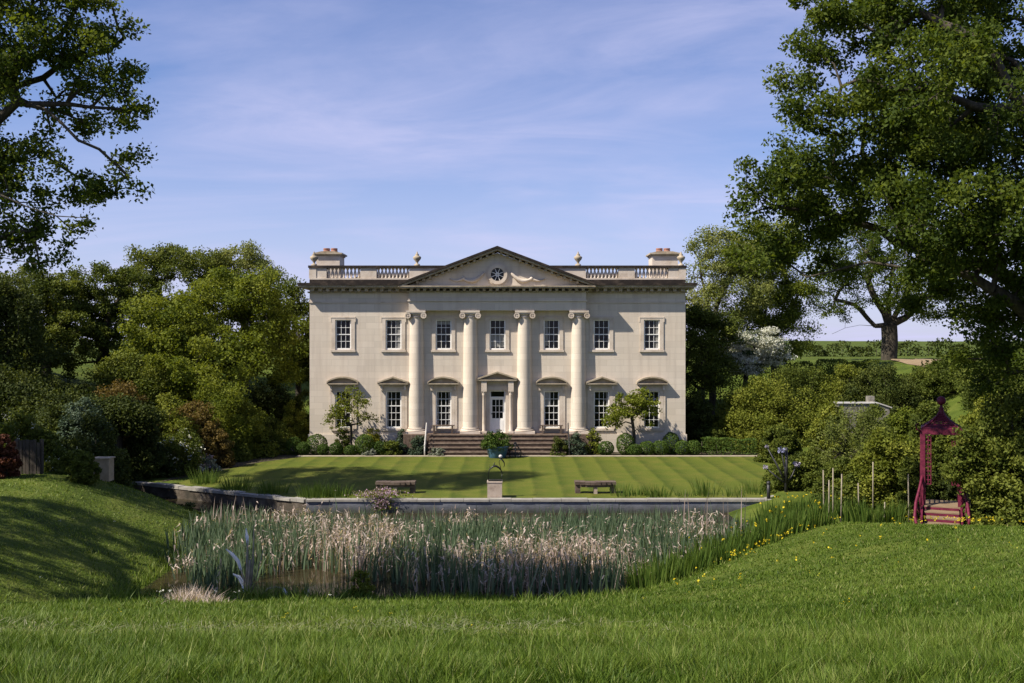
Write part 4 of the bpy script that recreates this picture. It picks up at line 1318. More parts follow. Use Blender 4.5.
# ---- trees east of the house
tree_px('ash_tree', 'pale yellow green tree with thin grey limbs just beyond the right chimney', 712, 420, 66, (712, 330),
    [(715, 262, 30, 0, 34), (700, 300, 30), (730, 250, 26), (740, 290, 34), (712, 335, 34), (748, 260, 22)], 190, 180, 0.144, M['paleleaf'], 32, 0.25, cl_r=0.75, seg=0.8, zmin=3.5, tbias=0.1,
    limbs=[[(712, 330), (705, 290), (700, 262)], [(712, 330), (728, 280), (745, 255)]])
tree_px('tree', 'fuller green tree between the pale tree and the great oak', 775, 420, 68, (775, 340),
    [(772, 285, 36, 0, 50), (755, 310, 30), (795, 300, 26), (770, 240, 32), (785, 335, 28), (792, 260, 26)], 230, 209, 0.144, M['brightleaf'], 33, 0.3, cl_r=0.8, seg=0.8, zmin=3.5, tbias=-0.02)
tree_px('hawthorn_tree', 'hawthorn covered in white blossom behind the clipped hedge', 746, 385, 62, (746, 365),
    [(748, 347, 26, 0, 17), (762, 342, 24, 0, 16), (732, 352, 22, 0, 15), (772, 352, 18), (718, 352, 14), (745, 360, 28, 0, 14)], 130, 228, 0.115, M['hawthorn'], 34, 0.16, cl_r=0.6, seg=0.5, zmin=3.8, flat=0.4, tbias=0.10)
tree_px('tree', 'small green thorn tree on the dark hedge beside the house wall', 703, 420, 60, (703, 390),
    [(702, 340, 20, 0, 35), (715, 370, 20), (698, 380, 16), (725, 330, 16)], 100, 228, 0.137, M['midleaf'], 35, 0.15, cl_r=0.7, seg=0.6, zmin=1.5)
tree_px('field_tree', 'open parkland tree with a stout dark trunk and drooping limbs alone on the far field', 889, 358, 74, (889, 325),
    [(850, 255, 40, 0, 30), (900, 240, 50, 0, 35), (945, 270, 40), (825, 285, 24), (870, 295, 28, -2, 18), (930, 305, 26), (965, 300, 26), (815, 310, 14, 0, 12), (850, 305, 16, 2, 12), (905, 298, 26, -2, 18), (872, 278, 34), (840, 312, 14, 0, 12)], 360, 142, 0.151, M['oakleaf'], 36, 0.6, cl_r=0.85, seg=0.7, zmin=6.3, tip_r=0.012, sides=8,
    limbs=[[(889, 330), (875, 326), (860, 325), (845, 328), (832, 334)], [(889, 325), (876, 300), (868, 280), (850, 262)], [(889, 325), (890, 290), (894, 250)],
           [(889, 325), (903, 300), (912, 270), (930, 255)], [(889, 328), (905, 318), (922, 300), (945, 290)], [(872, 320), (855, 305), (835, 300)]])

# ---- hedges and shrubs of the slopes
def hedge(label, pts, w, h, lm, seed, dens=260, leaf=0.13, name='hedge', ragged=0.06, z=None, group=None, ztop=None):
    rng = np.random.default_rng(seed)
    pts = [np.array(p, float) for p in pts]
    root = empty(name, (pts[0][0], pts[0][1], Tz(*pts[0])), label, 'hedge', group)
    Cs = []; Ns = []
    st = MB(); h0 = h
    for a, b in zip(pts[:-1], pts[1:]):
        L = np.linalg.norm(b - a); d = (b - a) / L; nrm = np.array([-d[1], d[0]])
        n = int(dens * L * (2 * h + w))
        t = rng.random(n) * L
        s = rng.random(n) * (2 * h + w)
        side = np.where(s < h, -1, np.where(s < h + w, 0, 1))
        o = np.where(side == -1, -w / 2, np.where(side == 1, w / 2, (s - h) - w / 2))
        zz = np.where(side == -1, s, np.where(side == 1, 2 * h + w - s, h))
        dep = np.abs(rng.normal(0, ragged, n))
        bump = ragged * 1.5 * np.sin(t * 2.1 + seed) + ragged * np.sin(t * 5.3)
        o = np.where(side == 0, o, o - side * dep + side * bump); zz = np.where(side == 0, zz - dep + bump, zz + bump * zz / h)
        xy = a + d * t[:, None] + nrm * o[:, None]
        gz = T(xy[:, 0], xy[:, 1]) if z is None else z
        if ztop is not None: zz = zz * np.maximum(ztop - gz, 0.4) / h
        Cs.append(np.column_stack([xy, gz + zz]))
        Ns.append(np.column_stack([nrm[0] * side, nrm[1] * side, (side == 0) * 1.0]))
        for k in range(int(L / 0.8) + 1):
            p = a + d * min(L, k * 0.8); zg = Tz(p[0], p[1]) if z is None else z
            hh = h0 if ztop is None else max(ztop - zg, 0.4)
            st.tube([(p[0], p[1], zg - 0.1), (p[0], p[1], zg + hh * 0.8)], [0.03, 0.015], 5)
    C = np.concatenate(Cs); Nn = np.concatenate(Ns)
    cl = fbm(C[:, 0], C[:, 1] + C[:, 2], 2.0, seed)
    leaf_mesh('foliage', C, leaf, lm, root, rng, np.clip(0.5 + 0.12 * cl + rng.normal(0, 0.17, len(C)), 0, 1), up=0.2, out=Nn * 0.9)
    st.build('stem', M['bark'], root)
    return root

hedge('long dark field hedge along the top of the slope right of the house', [(11.9, 68), (16, 68.3), (20, 68.6), (25, 69)], 1.4, 3.4, M['midleaf'], 41, dens=170, leaf=0.13, ragged=0.16, ztop=4.75)
hedge('far dark hedge on the field skyline left of the parkland tree', [(24.5, 88), (31, 88.5), (37, 90)], 1.6, 1.0, M['darkleaf'], 42, dens=60, leaf=0.22, ragged=0.2)
hedge('distant low hedge on the field skyline right of the parkland tree', [(38.5, 92), (47, 92), (60, 94)], 1.6, 1.2, M['darkleaf'], 43, dens=50, leaf=0.24, ragged=0.2)
hedge('low clipped box hedge beside the far end of the lawn', [(10.3, 54.0), (13.2, 53.9)], 0.7, 0.85, M['boxleaf'], 44, dens=420, leaf=0.09, ragged=0.03, z=0)

def many(rows):
    for r in rows:
        label, px, top, hw, d, lm = r[:6]
        kw = dict(r[6]) if len(r) > 6 else {}
        seed = abs(hash((px, top, d))) % 9999 + 3 if False else int(px * 31 + top * 7 + d * 13) % 9973
        shrub_px(label, px, top, hw, d, M[lm], seed, **kw)
BIG = dict(n_cl=140, per=190, leaf=0.115, cl=0.2)
MIDS = dict(n_cl=80, per=160, leaf=0.095, cl=0.22)
SM = dict(n_cl=45, per=70, leaf=0.09, cl=0.27)
many([
 # west side, from the wood down to the lawn
 ('clipped looking dome of yellow green leaves below the bright round tree', 217, 377, 38, 52, 'brightleaf', BIG),
 ('olive green bush rising in front of the dark wood, topped with reddish tips', 118, 386, 40, 47, 'rustleaf', BIG),
 ('yellowish green sprawling bush between the two olive mounds', 165, 398, 34, 48, 'oliveleaf', BIG),
 ('dark shade loving bush under the dusky tree trunk', 60, 410, 48, 42, 'darkleaf', BIG),
 ('black green rounded bush overhanging the mossy wall end', 147, 428, 22, 44.5, 'darkleaf', dict(BIG, neat=False, cl=0.2)),
 ('bush dotted with large white flower heads near the lawn corner', 178, 430, 26, 46, 'midleaf', dict(MIDS, bloom=(M['whitebloom'], 22, 0.11, 0.10))),
 ('rusty leaved bush behind the white flowered one', 195, 405, 30, 50, 'rustleaf', BIG),
 ('small reddish brown leaved tree like bush at the lawn edge', 213, 424, 17, 48.5, 'rustleaf', MIDS),
 ('mid green bush filling the bed beyond the lawn corner', 240, 402, 32, 53, 'oliveleaf', BIG),
 ('light green bush with arching sprays near the house corner', 265, 418, 24, 54.5, 'midleaf', MIDS),
 ('olive bush tucked between the slope and the house corner', 293, 402, 16, 57, 'oliveleaf', MIDS),
 ('low grey green mound with pale pink flowers on the lawn corner', 206, 456, 11, 46.5, 'silverleaf', dict(SM, bloom=(M['pinkbloom'], 16, 0.06, 0.06))),
 ('low leafy mound along the curved lawn edge beside a box ball', 232, 441, 16, 51, 'midleaf', MIDS),
 ('spreading dark low bush along the curved lawn edge', 258, 440, 18, 53.3, 'darkleaf', MIDS),
 ('shaggy tall green bush between dark tree and white flowered bush', 90, 420, 36, 38.5, 'darkleaf', BIG),
 ('small weedy bush with pale flowers by the timber box', 70, 447, 22, 35, 'midleaf', dict(MIDS, bloom=(M['whitebloom'], 14, 0.05, 0.06))),
 ('weedy low bush half hiding the timber box', 84, 455, 14, 33.6, 'midleaf', MIDS),
 ('red leaved bush beside the old wooden fence', 2, 438, 14, 33, 'redleaf', MIDS),
 ('leafy bush with whitish new shoots hanging over the wooden fence', 20, 415, 40, 37, 'midleaf', dict(BIG, bloom=(M['whitebloom'], 18, 0.05, 0.08))),
 ('tall silvery willow like bush under the dark wood', 85, 398, 26, 41, 'blueleaf', BIG),
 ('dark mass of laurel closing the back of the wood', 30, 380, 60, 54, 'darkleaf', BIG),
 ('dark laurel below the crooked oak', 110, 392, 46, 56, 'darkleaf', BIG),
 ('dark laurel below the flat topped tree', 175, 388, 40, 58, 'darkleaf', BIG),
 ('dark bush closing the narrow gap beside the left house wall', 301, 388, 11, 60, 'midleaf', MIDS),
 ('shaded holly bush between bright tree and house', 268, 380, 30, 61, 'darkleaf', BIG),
 # east side
 ('wide yellow green bush like a small hill right of the house', 772, 378, 56, 56.5, 'oliveleaf', dict(BIG, n_cl=200, dep=0.6, tbias=0.1)),
 ('low yellow green bush stepping down from the wide hill like bush', 738, 392, 26, 57, 'oliveleaf', dict(BIG, dep=0.6)),
 ('dark yew like bush in the corner between house wall and hedge', 697, 392, 18, 57, 'darkleaf', BIG),
 ('green rose like bush at the end of the clipped box hedge', 714, 428, 16, 56.3, 'midleaf', MIDS),
 ('mid green bush behind the end of the lawn', 780, 426, 20, 50.5, 'midleaf', BIG),
 ('olive bush with pale twigs below the stone wall', 830, 406, 24, 44, 'oliveleaf', BIG),
 ('dark green glossy bush behind the fanned flower sculpture', 806, 456, 38, 40.5, 'midleaf', BIG),
 ('rambling green bush before the right half of the stone wall', 872, 407, 20, 43, 'midleaf', BIG),
 ('mid green thicket on the slope above the big pavilion bush', 1015, 368, 46, 46, 'midleaf', dict(BIG, tbias=-0.1)),
 ('bright leaved bush at the right end of the stone wall', 905, 412, 30, 46, 'brightleaf', dict(BIG, tbias=-0.2)),
 ('rambling bush with pink tinged twigs between canes and pavilion', 888, 432, 38, 36, 'oliveleaf', BIG),
 ('dense dark bush at the foot of the canes', 850, 462, 34, 37, 'midleaf', BIG),
 ('dark green thicket under the field tree trunk', 880, 366, 44, 56, 'darkleaf', dict(BIG, tbias=0.15)),
 ('mid green thicket under the great oak limb', 950, 360, 44, 56, 'midleaf', dict(BIG, tbias=-0.1)),
 ('shadowy thicket at the farthest side of the great oak', 1005, 358, 44, 52, 'midleaf', dict(BIG, tbias=-0.15)),
 ('big leafy bush half covering the crimson pavilion', 1014, 398, 47, 30.2, 'midleaf', dict(BIG, n_cl=240, per=150, leaf=0.12, cl=0.17, tbias=0.25)),
 ('leafy bush beyond the pavilion roof with light new growth', 1000, 395, 44, 38, 'oliveleaf', BIG),
 ('round bush on the slope behind the crimson pavilion roof', 935, 402, 26, 41, 'midleaf', BIG),
 ('shaggy bush growing around the left post of the pavilion', 915, 455, 16, 34, 'midleaf', MIDS),
 ('low green bush squeezed behind the pavilion steps', 945, 470, 30, 35.5, 'darkleaf', MIDS),
 ('dark bush in the hedge line below the white hawthorn', 800, 362, 34, 58, 'midleaf', dict(BIG, tbias=-0.1)),
 ('light green bush in the hedge line right of the dark one', 845, 366, 30, 57, 'oliveleaf', BIG),
])

tree_px('climbing_shrub', 'leafy climber wrapped around the hidden right post of the crimson pavilion', 971, 528, 30.3, (968, 490),
    [(962, 462, 15, 0, 20), (952, 470, 10, 0, 10), (972, 440, 16, 0, 16), (978, 480, 14, 0, 20), (955, 448, 9)], 60, 110, 0.10, M['midleaf'], 63, 0.06, cl_r=0.30, seg=0.3, zmin=1.0, tip_r=0.006, shell=0.2, tbias=0.1, category='climber')

tree_px('weeping_tree', 'small weeping tree with thin arching twigs near the pond above the canes', 852, 510, 38.5, (852, 450),
    [(852, 425, 30, 0, 16), (830, 445, 18, 0, 22), (876, 445, 20, 0, 24), (858, 462, 22, -1, 22), (838, 468, 12, 0, 18), (888, 466, 12, 0, 18)], 150, 90, 0.085, M['paleleaf'], 64, 0.09, cl_r=0.34, seg=0.3, zmin=1.8, tip_r=0.006, shell=0.4, tbias=-0.15, flat=1.5)

# ---- clipped balls and plants along the foot of the house
NB = dict(neat=True, n_cl=40, per=45, leaf=0.075, z=0.0)
LB = dict(SM, z=0.0)
many([
 ('large smooth clipped ball at the left corner of the house front', 317, 434, 11, 53.9, 'boxleaf', dict(NB, n_cl=60)),
 ('small clipped ball left of the largest corner ball', 294, 437, 8.5, 53.8, 'boxleaf', NB),
 ('low dark clipped mound touching the largest corner ball', 303, 442, 7, 53.5, 'boxleaf', dict(NB, tbias=-0.2)),
 ('little dark clipped ball under the leftmost ground window', 323.5, 444, 6, 53.4, 'boxleaf', dict(NB, tbias=-0.15)),
 ('dark low clipped ball left of the slim young tree stem', 336, 442.5, 7, 53.4, 'boxleaf', dict(NB, tbias=-0.25)),
 ('soft leafy perennial behind the slim young tree', 344, 428, 9, 54.3, 'midleaf', LB),
 ('dark low mound at the foot of the slim young tree', 351, 445, 7, 53.3, 'boxleaf', dict(NB, tbias=-0.25)),
 ('bright green clipped ball in front of the golden bush', 364.5, 434, 9.5, 53.4, 'boxleaf', dict(NB, n_cl=60, tbias=0.1)),
 ('golden yellow leaved bush behind the bright clipped ball', 374, 428, 10, 54.2, 'yellowleaf', LB),
 ('dark clipped mound under the second ground window', 379, 441, 8, 53.5, 'boxleaf', dict(NB, tbias=-0.2)),
 ('low dark shrub right of the golden bush', 391, 441, 10, 53.6, 'midleaf', LB),
 ('upright dark perennial at the foot of the first column', 402, 430, 8.5, 54.2, 'blueleaf', LB),
 ('blue green rounded shrub left of the steps', 418, 436, 9.5, 53.7, 'blueleaf', LB),
 ('silvery lavender mound at the left foot of the steps', 437, 448.5, 8, 53.2, 'silverleaf', LB),
 ('small silvery mound by the path below the bright clipped ball', 369, 449, 6.5, 53.2, 'silverleaf', LB),
 ('dark loose shrub right of the teal pot', 560, 437, 9.5, 53.3, 'darkleaf', dict(LB, tbias=0.2)),
 ('blue grey euphorbia like shrub in front of the fourth column', 576, 434, 10, 53.6, 'blueleaf', dict(LB, tbias=0.12)),
 ('upright olive perennial right of the fourth column', 592, 430, 9, 54.2, 'oliveleaf', LB),
 ('low dark clipped mound under the sixth ground window', 606, 441, 8, 53.5, 'boxleaf', dict(NB, tbias=-0.15)),
 ('bright clipped ball left of the fresh green magnolia like tree', 625.5, 433, 9.5, 53.6, 'boxleaf', dict(NB, n_cl=60)),
 ('low clipped mound at the foot of the fresh green tree', 634, 444, 8, 53.3, 'boxleaf', dict(NB, tbias=-0.1)),
 ('clipped mound just right of the fresh green tree stem', 647, 441, 8.5, 53.5, 'boxleaf', NB),
 ('clipped mound under the rightmost ground window', 660, 440.5, 9, 53.5, 'boxleaf', NB),
 ('taller clipped ball near the right corner of the house front', 671, 432, 8.5, 54.0, 'boxleaf', dict(NB, n_cl=60)),
 ('low clipped ball at the right corner of the house front', 682.5, 440, 8, 53.6, 'boxleaf', NB),
 ('low clipped ball just beyond the right corner of the house', 694, 440, 8, 53.6, 'boxleaf', NB),
 ('loose pinkish flowered plant beside the left corner balls', 285, 440, 8, 54.0, 'oliveleaf', dict(LB, bloom=(M['pinkbloom'], 10, 0.05, 0.05))),
])
tree_px('tree', 'slim young tree with sparse olive leaves in front of the leftmost ground window', 351, 452, 53.9, (351, 425),
    [(345, 402, 14, 0, 14), (358, 412, 16), (334, 412, 12), (352, 392, 8), (368, 418, 9), (338, 422, 12), (360, 400, 8)], 75, 38, 0.11, M['oliveleaf'], 61, 0.07, cl_r=0.34, seg=0.3, zmin=1.2, tip_r=0.006, shell=0.2, tbias=0.05)
tree_px('tree', 'fresh green small tree with a broad low crown in front of the right ground windows', 634.5, 452, 53.9, (634, 432),
    [(632, 405, 15, 0, 12), (618, 415, 13), (648, 408, 13), (625, 400, 10), (640, 398, 12), (612, 422, 8), (645, 420, 8)], 90, 55, 0.13, M['brightleaf'], 62, 0.09, cl_r=0.36, seg=0.3, zmin=1.0, tip_r=0.007, shell=0.2, tbias=0.1)
# ------------------------------------------------------------------ objects in the garden
def pot():
    x = CX + 0.02; y = 52.35
    r = empty('plant_pot', (x, y, 0), 'big round teal planter standing before the middle of the steps', 'planter')
    b = MB(); b.lathe([(0.42, 0.0), (0.45, 0.04), (0.56, 0.42), (0.60, 0.56), (0.55, 0.57), (0.53, 0.50)], (x, y, 0.003), 28)
    b.build('pot_body', M['teal'], r)
    rim = MB(); rim.lathe([(0.60, 0.52), (0.635, 0.54), (0.635, 0.60), (0.60, 0.62), (0.56, 0.60)], (x, y, 0.003), 28); rim.build('rim', M['teal'], r)
    so = MB(); so.lathe([(0.54, 0.50), (0.3, 0.53), (0.01, 0.54)], (x, y, 0.003), 20); so.build('soil', M['soil'], r)
    shrub('shrub', 'leafy dark green bush growing out of the teal planter', x, y, 0.76, 0.76, 1.42, M['boxleaf'], 71, n_cl=70, per=60, leaf=0.09, cl=0.24, z=0.54, tbias=-0.08)
    for sx, lab in ((0.95, 'black wire ornament with scrolls beside the teal planter'),):
        o = empty('iron_ornament', (x + sx, y + 0.1, 0), lab, 'ornament')
        m = MB()
        for k in range(4):
            a = k * pi / 2
            m.tube([(x + sx + 0.28 * cos(a), y + 0.1 + 0.28 * sin(a), -0.02), (x + sx + 0.3 * cos(a), y + 0.1 + 0.3 * sin(a), 0.3), (x + sx + 0.12 * cos(a), y + 0.1 + 0.12 * sin(a), 0.6), (x + sx + 0.02 * cos(a), y + 0.1 + 0.02 * sin(a), 0.8)], 0.03, 6)
        m.build('ribs', M['iron'], o)
        m = MB()
        for zz, rr in ((0.2, 0.29), (0.42, 0.24), (0.6, 0.12)):
            m.tube([(x + sx + rr * cos(a), y + 0.1 + rr * sin(a), zz) for a in np.linspace(0, 2 * pi, 17)], 0.025, 6)
        m.build('hoops', M['iron'], o)
pot()

def lawn_bench(px, d, hw, label, seed):
    x = (px - 512) * d / F
    r = empty('garden_bench', (x, d, 0), label, 'bench', 'low curved benches on the lawn')
    s = MB(); n = 8
    rr = random.Random(seed)
    for k in range(n):
        x0 = x - hw + 2 * hw * k / n; x1 = x - hw + 2 * hw * (k + 1) / n
        xm = (x0 + x1) / 2
        bow = -0.16 * (1 - ((xm - x) / hw) ** 2)
        s.box(x0 + 0.004, x1 - 0.004, d - 0.26 + bow, d + 0.24 + bow, 0.36, 0.47 + rr.uniform(-0.008, 0.008))
    s.build('seat', M['oldwood'], r)
    ap = MB()
    for k in range(n):
        x0 = x - hw + 2 * hw * k / n; x1 = x - hw + 2 * hw * (k + 1) / n
        xm = (x0 + x1) / 2; bow = -0.16 * (1 - ((xm - x) / hw) ** 2)
        if k not in (0, n - 1): ap.box(x0, x1, d - 0.20 + bow, d - 0.15 + bow, 0.26, 0.358)
    ap.build('apron', M['oldwood'], r)
    for q in (-0.85, 0.0, 0.85):
        l = MB(); bow = -0.16 * (1 - q * q)
        w = 0.10 if q else 0.07
        l.box(x + q * hw - w, x + q * hw + w, d - 0.19 + bow, d + 0.17 + bow, -0.02, 0.359)
        l.build('leg', M['oldwood'] if q else M['plinth'], r)
lawn_bench(396, 40.2, 0.80, 'low curved brown bench behind the pink flowers on the lawn', 1)
lawn_bench(595, 40.2, 0.83, 'low curved brown bench with nothing in front of it on the lawn', 2)

def sculpture():
    d = 38.95
    x = (494.8 - 512) * d / F
    p = empty('stone_plinth', (x, d, 0), 'square pinkish stone plinth at the middle of the pond edge', 'plinth')
    b = MB(); b.box(x - 0.285, x + 0.285, d - 0.27, d + 0.27, -0.02, 0.60); b.build('block', M['plinth'], p)
    b = MB(); b.box(x - 0.30, x + 0.30, d - 0.285, d + 0.285, 0.601, 0.65); b.build('cap', M['plinth'], p)
    s = d / F
    def q(px, py, dy=0.0): return (x + (px - 494.8) * s, d + dy, 0.652 + (483.0 - py) * s)
    r = empty('bronze_sculpture', (x, d, 0.652), 'thin dark bronze arched figure with a round pale head on the pink plinth', 'sculpture')
    m = MB()
    m.tube([q(488.5, 483, -.08), q(488.2, 476, -.06), q(489.5, 471.5, -.03), q(493, 468.8), q(496, 468.2), q(499, 470, .02), q(501, 472.5, .04), q(502.2, 476, .05)], [.012, .016, .025, .035, .045, .035, .022, .015], 8)
    m.tube([q(502.2, 476, .05), q(501.6, 480, .05), q(500.8, 483, .05)], [.015, .012, .012], 7)
    m.tube([q(493.5, 469), q(494.2, 466.5, .02), q(495, 464.5, .02)], [.04, .022, .01], 7)
    m.tube([q(500.8, 460.5), q(502.6, 462.5), q(504.2, 465), q(504.4, 467.5), q(503.6, 469.5)], [.03, .03, .022, .016, .012], 7)
    m.tube([q(500.5, 461), q(499, 464.5, .03), q(500.4, 469, .03), q(501, 472.5, .04)], [.02, .012, .012, .014], 7)
    m.tube([q(490, 471.2), q(489.5, 466.8, .03)], [.012, .006], 6)
    m.build('body', M['bronze'], r)
    h = MB(); h.ball(q(500.6, 458.6), 0.075, 14, 8, 0.9); h.build('head', M['pale_and_sunlit'], r)
    h = MB(); h.box(x - 0.25, x + 0.27, d - 0.16, d + 0.14, 0.653, 0.69); h.build('base', M['bronze'], r)
sculpture()

def flower_sculpture():
    d = 39.4; s = d / F
    foot = P(786, 498, d); foot.z = 0.0
    r = empty('flower_sculpture', foot, 'dark post with a fan of iron rods tipped by blue and lilac metal flower heads', 'sculpture')
    def q(px, py, dy=0.0):
        v = P(px, py, d); return (v.x, v.y + dy, v.z)
    b = MB(); b.tube([(foot.x, d, -0.1), q(786.5, 447.5)], [0.07, 0.055], 8); b.build('post', M['iron'], r)
    tips = [((766.5, 468.0), 'lilac', 0.13, 0.2), ((772.8, 458.5), None, 0, -0.2), ((780.6, 450), 'petalstone', 0.17, -0.1), ((797.5, 464.5), 'lilac', 0.17, 0.1), ((768.8, 447.5), 'lilac', 0.09, 0.3), ((783, 466), None, 0, -0.3)]
    for (px, py), m, rad, dy in tips:
        rod = MB(); rod.tube([(foot.x, d, 0.45), q((px + 786) / 2 + 1.0, (py + 486) / 2, dy * 0.5), q(px, py, dy)], [0.035, 0.03, 0.022], 7)
        ro = rod.build('rod', M['iron'], r)
        if m:
            f = MB()
            rr = random.Random(int(px))
            c = Vector(q(px, py, dy))
            f.ball(c, rad * 0.25, 8, 6)
            for k in range(34):
                v = Vector((rr.gauss(0, 1), rr.gauss(0, 1), rr.gauss(0, 1))).normalized()
                t = v.orthogonal().normalized(); w = v.cross(t)
                e = c + v * rad
                f.add([c + v * rad * 0.2, c + v * rad * 0.75 + t * rad * 0.2, e, c + v * rad * 0.75 - t * rad * 0.2 + w * 0.01], [(0, 1, 2, 3)])
            f.build('flower_head', M[m], ro)
    s2 = P(764.3, 497, d - 0.3)
    o = empty('iron_post', (s2.x, s2.y, 0.03), 'short dark post on the wall coping by the flower sculpture', 'post')
    b = MB(); b.tube([(s2.x, 38.45, 0.03), (s2.x, 38.45, 0.60)], [0.075, 0.065], 8); b.build('shaft', M['iron'], o)
    b = MB(); b.ball((s2.x, 38.45, 0.63), 0.085, 10, 6); b.build('cap', M['iron'], o)
flower_sculpture()

def pavilion():
    d = 31.0; s = (d + 0.3) / F
    cx = (941.5 - 512) * d / F; g = Tz(cx, d - 0.6)
    r = empty('garden_pavilion', (cx, d, g), 'crimson painted wooden pavilion with concave slatted roof, ball finial and steps', 'pavilion')
    def zz(py): return CAMZ - (py - HY) * s
    hw = 0.545
    yc = d + 0.75
    dk = zz(504.5) - 0.02
    ze = zz(433)
    b = MB(); b.box(cx - 0.62, cx + 0.62, d + 0.1, d + 1.4, dk - 0.08, dk); b.build('deck', M['treadwood'], r)
    for sx in (-1, 1):
        for sy in (-1, 1):
            x, y = cx + sx * hw, yc + sy * 0.55
            l = MB(); l.box(x - 0.075, x + 0.075, y - 0.06, y + 0.06, Tz(x, y) - 0.1, ze); l.build('post', M['crimson'], r)
    # steps
    nst = 3
    for k in range(nst):
        y0 = d + 0.1 - 0.42 * (k + 1)
        z1 = dk - (dk - g) * (k + 1) / (nst + 0.6)
        t = MB(); t.box(cx - 0.5, cx + 0.5, y0 - 0.03, y0 + 0.40, z1 - 0.04, z1); t.build('tread', M['treadwood'], r)
        t = MB(); t.box(cx - 0.5, cx + 0.5, y0 + 0.38, y0 + 0.415, z1 + 0.002, z1 + (dk - g) / (nst + 0.6) - 0.045); t.build('riser', M['crimson'], r)
    y3 = d + 0.1 - 0.42 * nst
    t = MB(); t.box(cx - 0.5, cx + 0.5, y3 - 0.02, y3 + 0.012, g - 0.1, dk - (dk - g) * nst / (nst + 0.6) - 0.045); t.build('riser', M['crimson'], r)
    for sx in (-1, 1):
        x = cx + sx * 0.56
        st = MB()
        st.prism([(0, 0)], 0, 0) if False else None
        pts = [(d + 0.15, g - 0.1), (d + 0.15, dk + 0.02), (y3 - 0.1, g + 0.28), (y3 - 0.1, g - 0.1)]
        vs = [(x - 0.025, y, z) for y, z in pts] + [(x + 0.025, y, z) for y, z in pts]
        st.add(vs, [(0, 1, 2, 3), (7, 6, 5, 4), (0, 4, 5, 1), (1, 5, 6, 2), (2, 6, 7, 3), (3, 7, 4, 0)])
        st.build('stringer', M['crimson'], r)
        hr = MB()
        c0 = [(cx + sx * (hw - 0.0), d + 0.22, zz(474)), (cx + sx * 0.62, d - 0.1, zz(486)), (cx + sx * 0.73, d - 0.55, zz(500)), (cx + sx * 0.76, d - 1.0, zz(512)), (cx + sx * 0.68, d - 1.2, zz(521)), (cx + sx * 0.64, d - 1.25, g - 0.05)]
        hr.tube(c0, [0.04, 0.042, 0.045, 0.045, 0.045, 0.045], 8)
        ho = hr.build('handrail', M['crimson'], r)
        for k in range(1, 6):
            f = k / 6 * 3.6; i = int(f); a = Vector(c0[i]).lerp(Vector(c0[i + 1]), f - i)
            bl = MB(); bl.tube([(x, a.y, max(g, g + (a.y - y3) / 1.4 * (dk - g) - 0.05)), ((x + a.x) / 2 + sx * 0.03, a.y, a.z - 0.35), tuple(a)], 0.018, 6); bl.build('baluster', M['crimson'], ho)
    # side lattice panels
    for sx in (-1, 1):
        x = cx + sx * hw
        la = MB()
        y0, y1 = yc - 0.5, yc + 0.5
        for k in range(6):
            yy = y0 + (y1 - y0) * k / 5
            la.box(x - 0.012, x + 0.012, yy - 0.014, yy + 0.014, dk + 0.08, ze - 0.25)
        for k in range(9):
            z = dk + 0.1 + (ze - 0.4 - dk) * k / 8
            la.box(x - 0.017, x + 0.017, y0, y1, z - 0.014, z + 0.014)
        la.build('lattice_panel', M['crimson'], r)
    for sx in (-1, 1):
        la = MB(); yq = yc - 0.55
        xa, xb = sorted((cx + sx * (hw - 0.078), cx + sx * (hw - 0.24)))
        for k in range(3):
            xx = xa + (xb - xa) * k / 2
            la.box(xx - 0.012, xx + 0.012, yq - 0.012, yq + 0.012, dk + 0.65, ze - 0.045)
        for k in range(12):
            z = dk + 0.66 + (ze - 0.1 - dk - 0.66) * k / 11
            la.box(xa + 0.013, xb - 0.013, yq - 0.009, yq + 0.009, z - 0.016, z + 0.016)
        la.build('lattice_panel', M['crimson'], r)
    # roof
    fa = MB()
    he = 0.57
    for sx in (-1, 1):
        fa.box(cx + sx * he - 0.03, cx + sx * he + 0.03, yc - he - 0.03, yc + he + 0.03, ze - 0.04, ze + 0.15)
        fa.box(cx - he + 0.031, cx + he - 0.031, yc + sx * he - 0.03, yc + sx * he + 0.03, ze - 0.04, ze + 0.148)
    fa.build('fascia', M['crimson'], r)
    zt = zz(413.5); z0 = ze + 0.15
    def prof(t): return 0.075 + (he - 0.02 - 0.075) * (1 - t) ** 1.55
    for sx in (-1, 1):
        for sy in (-1, 1):
            ra = MB(); ra.tube([(cx + sx * prof(k / 8), yc + sy * prof(k / 8), z0 + (zt - z0) * k / 8) for k in range(9)], 0.032, 6)
            ra.build('rafter', M['crimson'], r)
    sh = MB()
    n = 9
    for k in range(n):
        t0 = k / n; t1 = (k + 0.72) / n
        r0, r1 = prof(t0), prof(t1); za, zb = z0 + (zt - z0) * t0, z0 + (zt - z0) * t1
        vs = []
        for rr, z in ((r0 + 0.005, za), (r0 - 0.012, zb)):
            rr = max(rr, 0.03)
            if z == zb: rr = max(r1 - 0.0, 0.03)
            vs += [(cx - rr, yc - rr, z), (cx + rr, yc - rr, z), (cx + rr, yc + rr, z), (cx - rr, yc + rr, z)]
        sh.add(vs, [(0, 1, 5, 4), (1, 2, 6, 5), (2, 3, 7, 6), (3, 0, 4, 7)])
    sh.build('roof_slats', M['crimson'], r)
    fi = MB(); fi.lathe([(0.075, zt - 0.08), (0.085, zt + 0.05), (0.06, zt + 0.10), (0.085, zt + 0.13), (0.045, zt + 0.18), (0.04, zt + 0.24)], (cx, yc, 0), 14)
    f = fi.build('finial', M['crimson'], r)
    bl = MB(); bl.ball((cx, yc, zz(402.3) + 0.03), 0.14, 18, 12); bl.build('ball', M['crimson'], f)
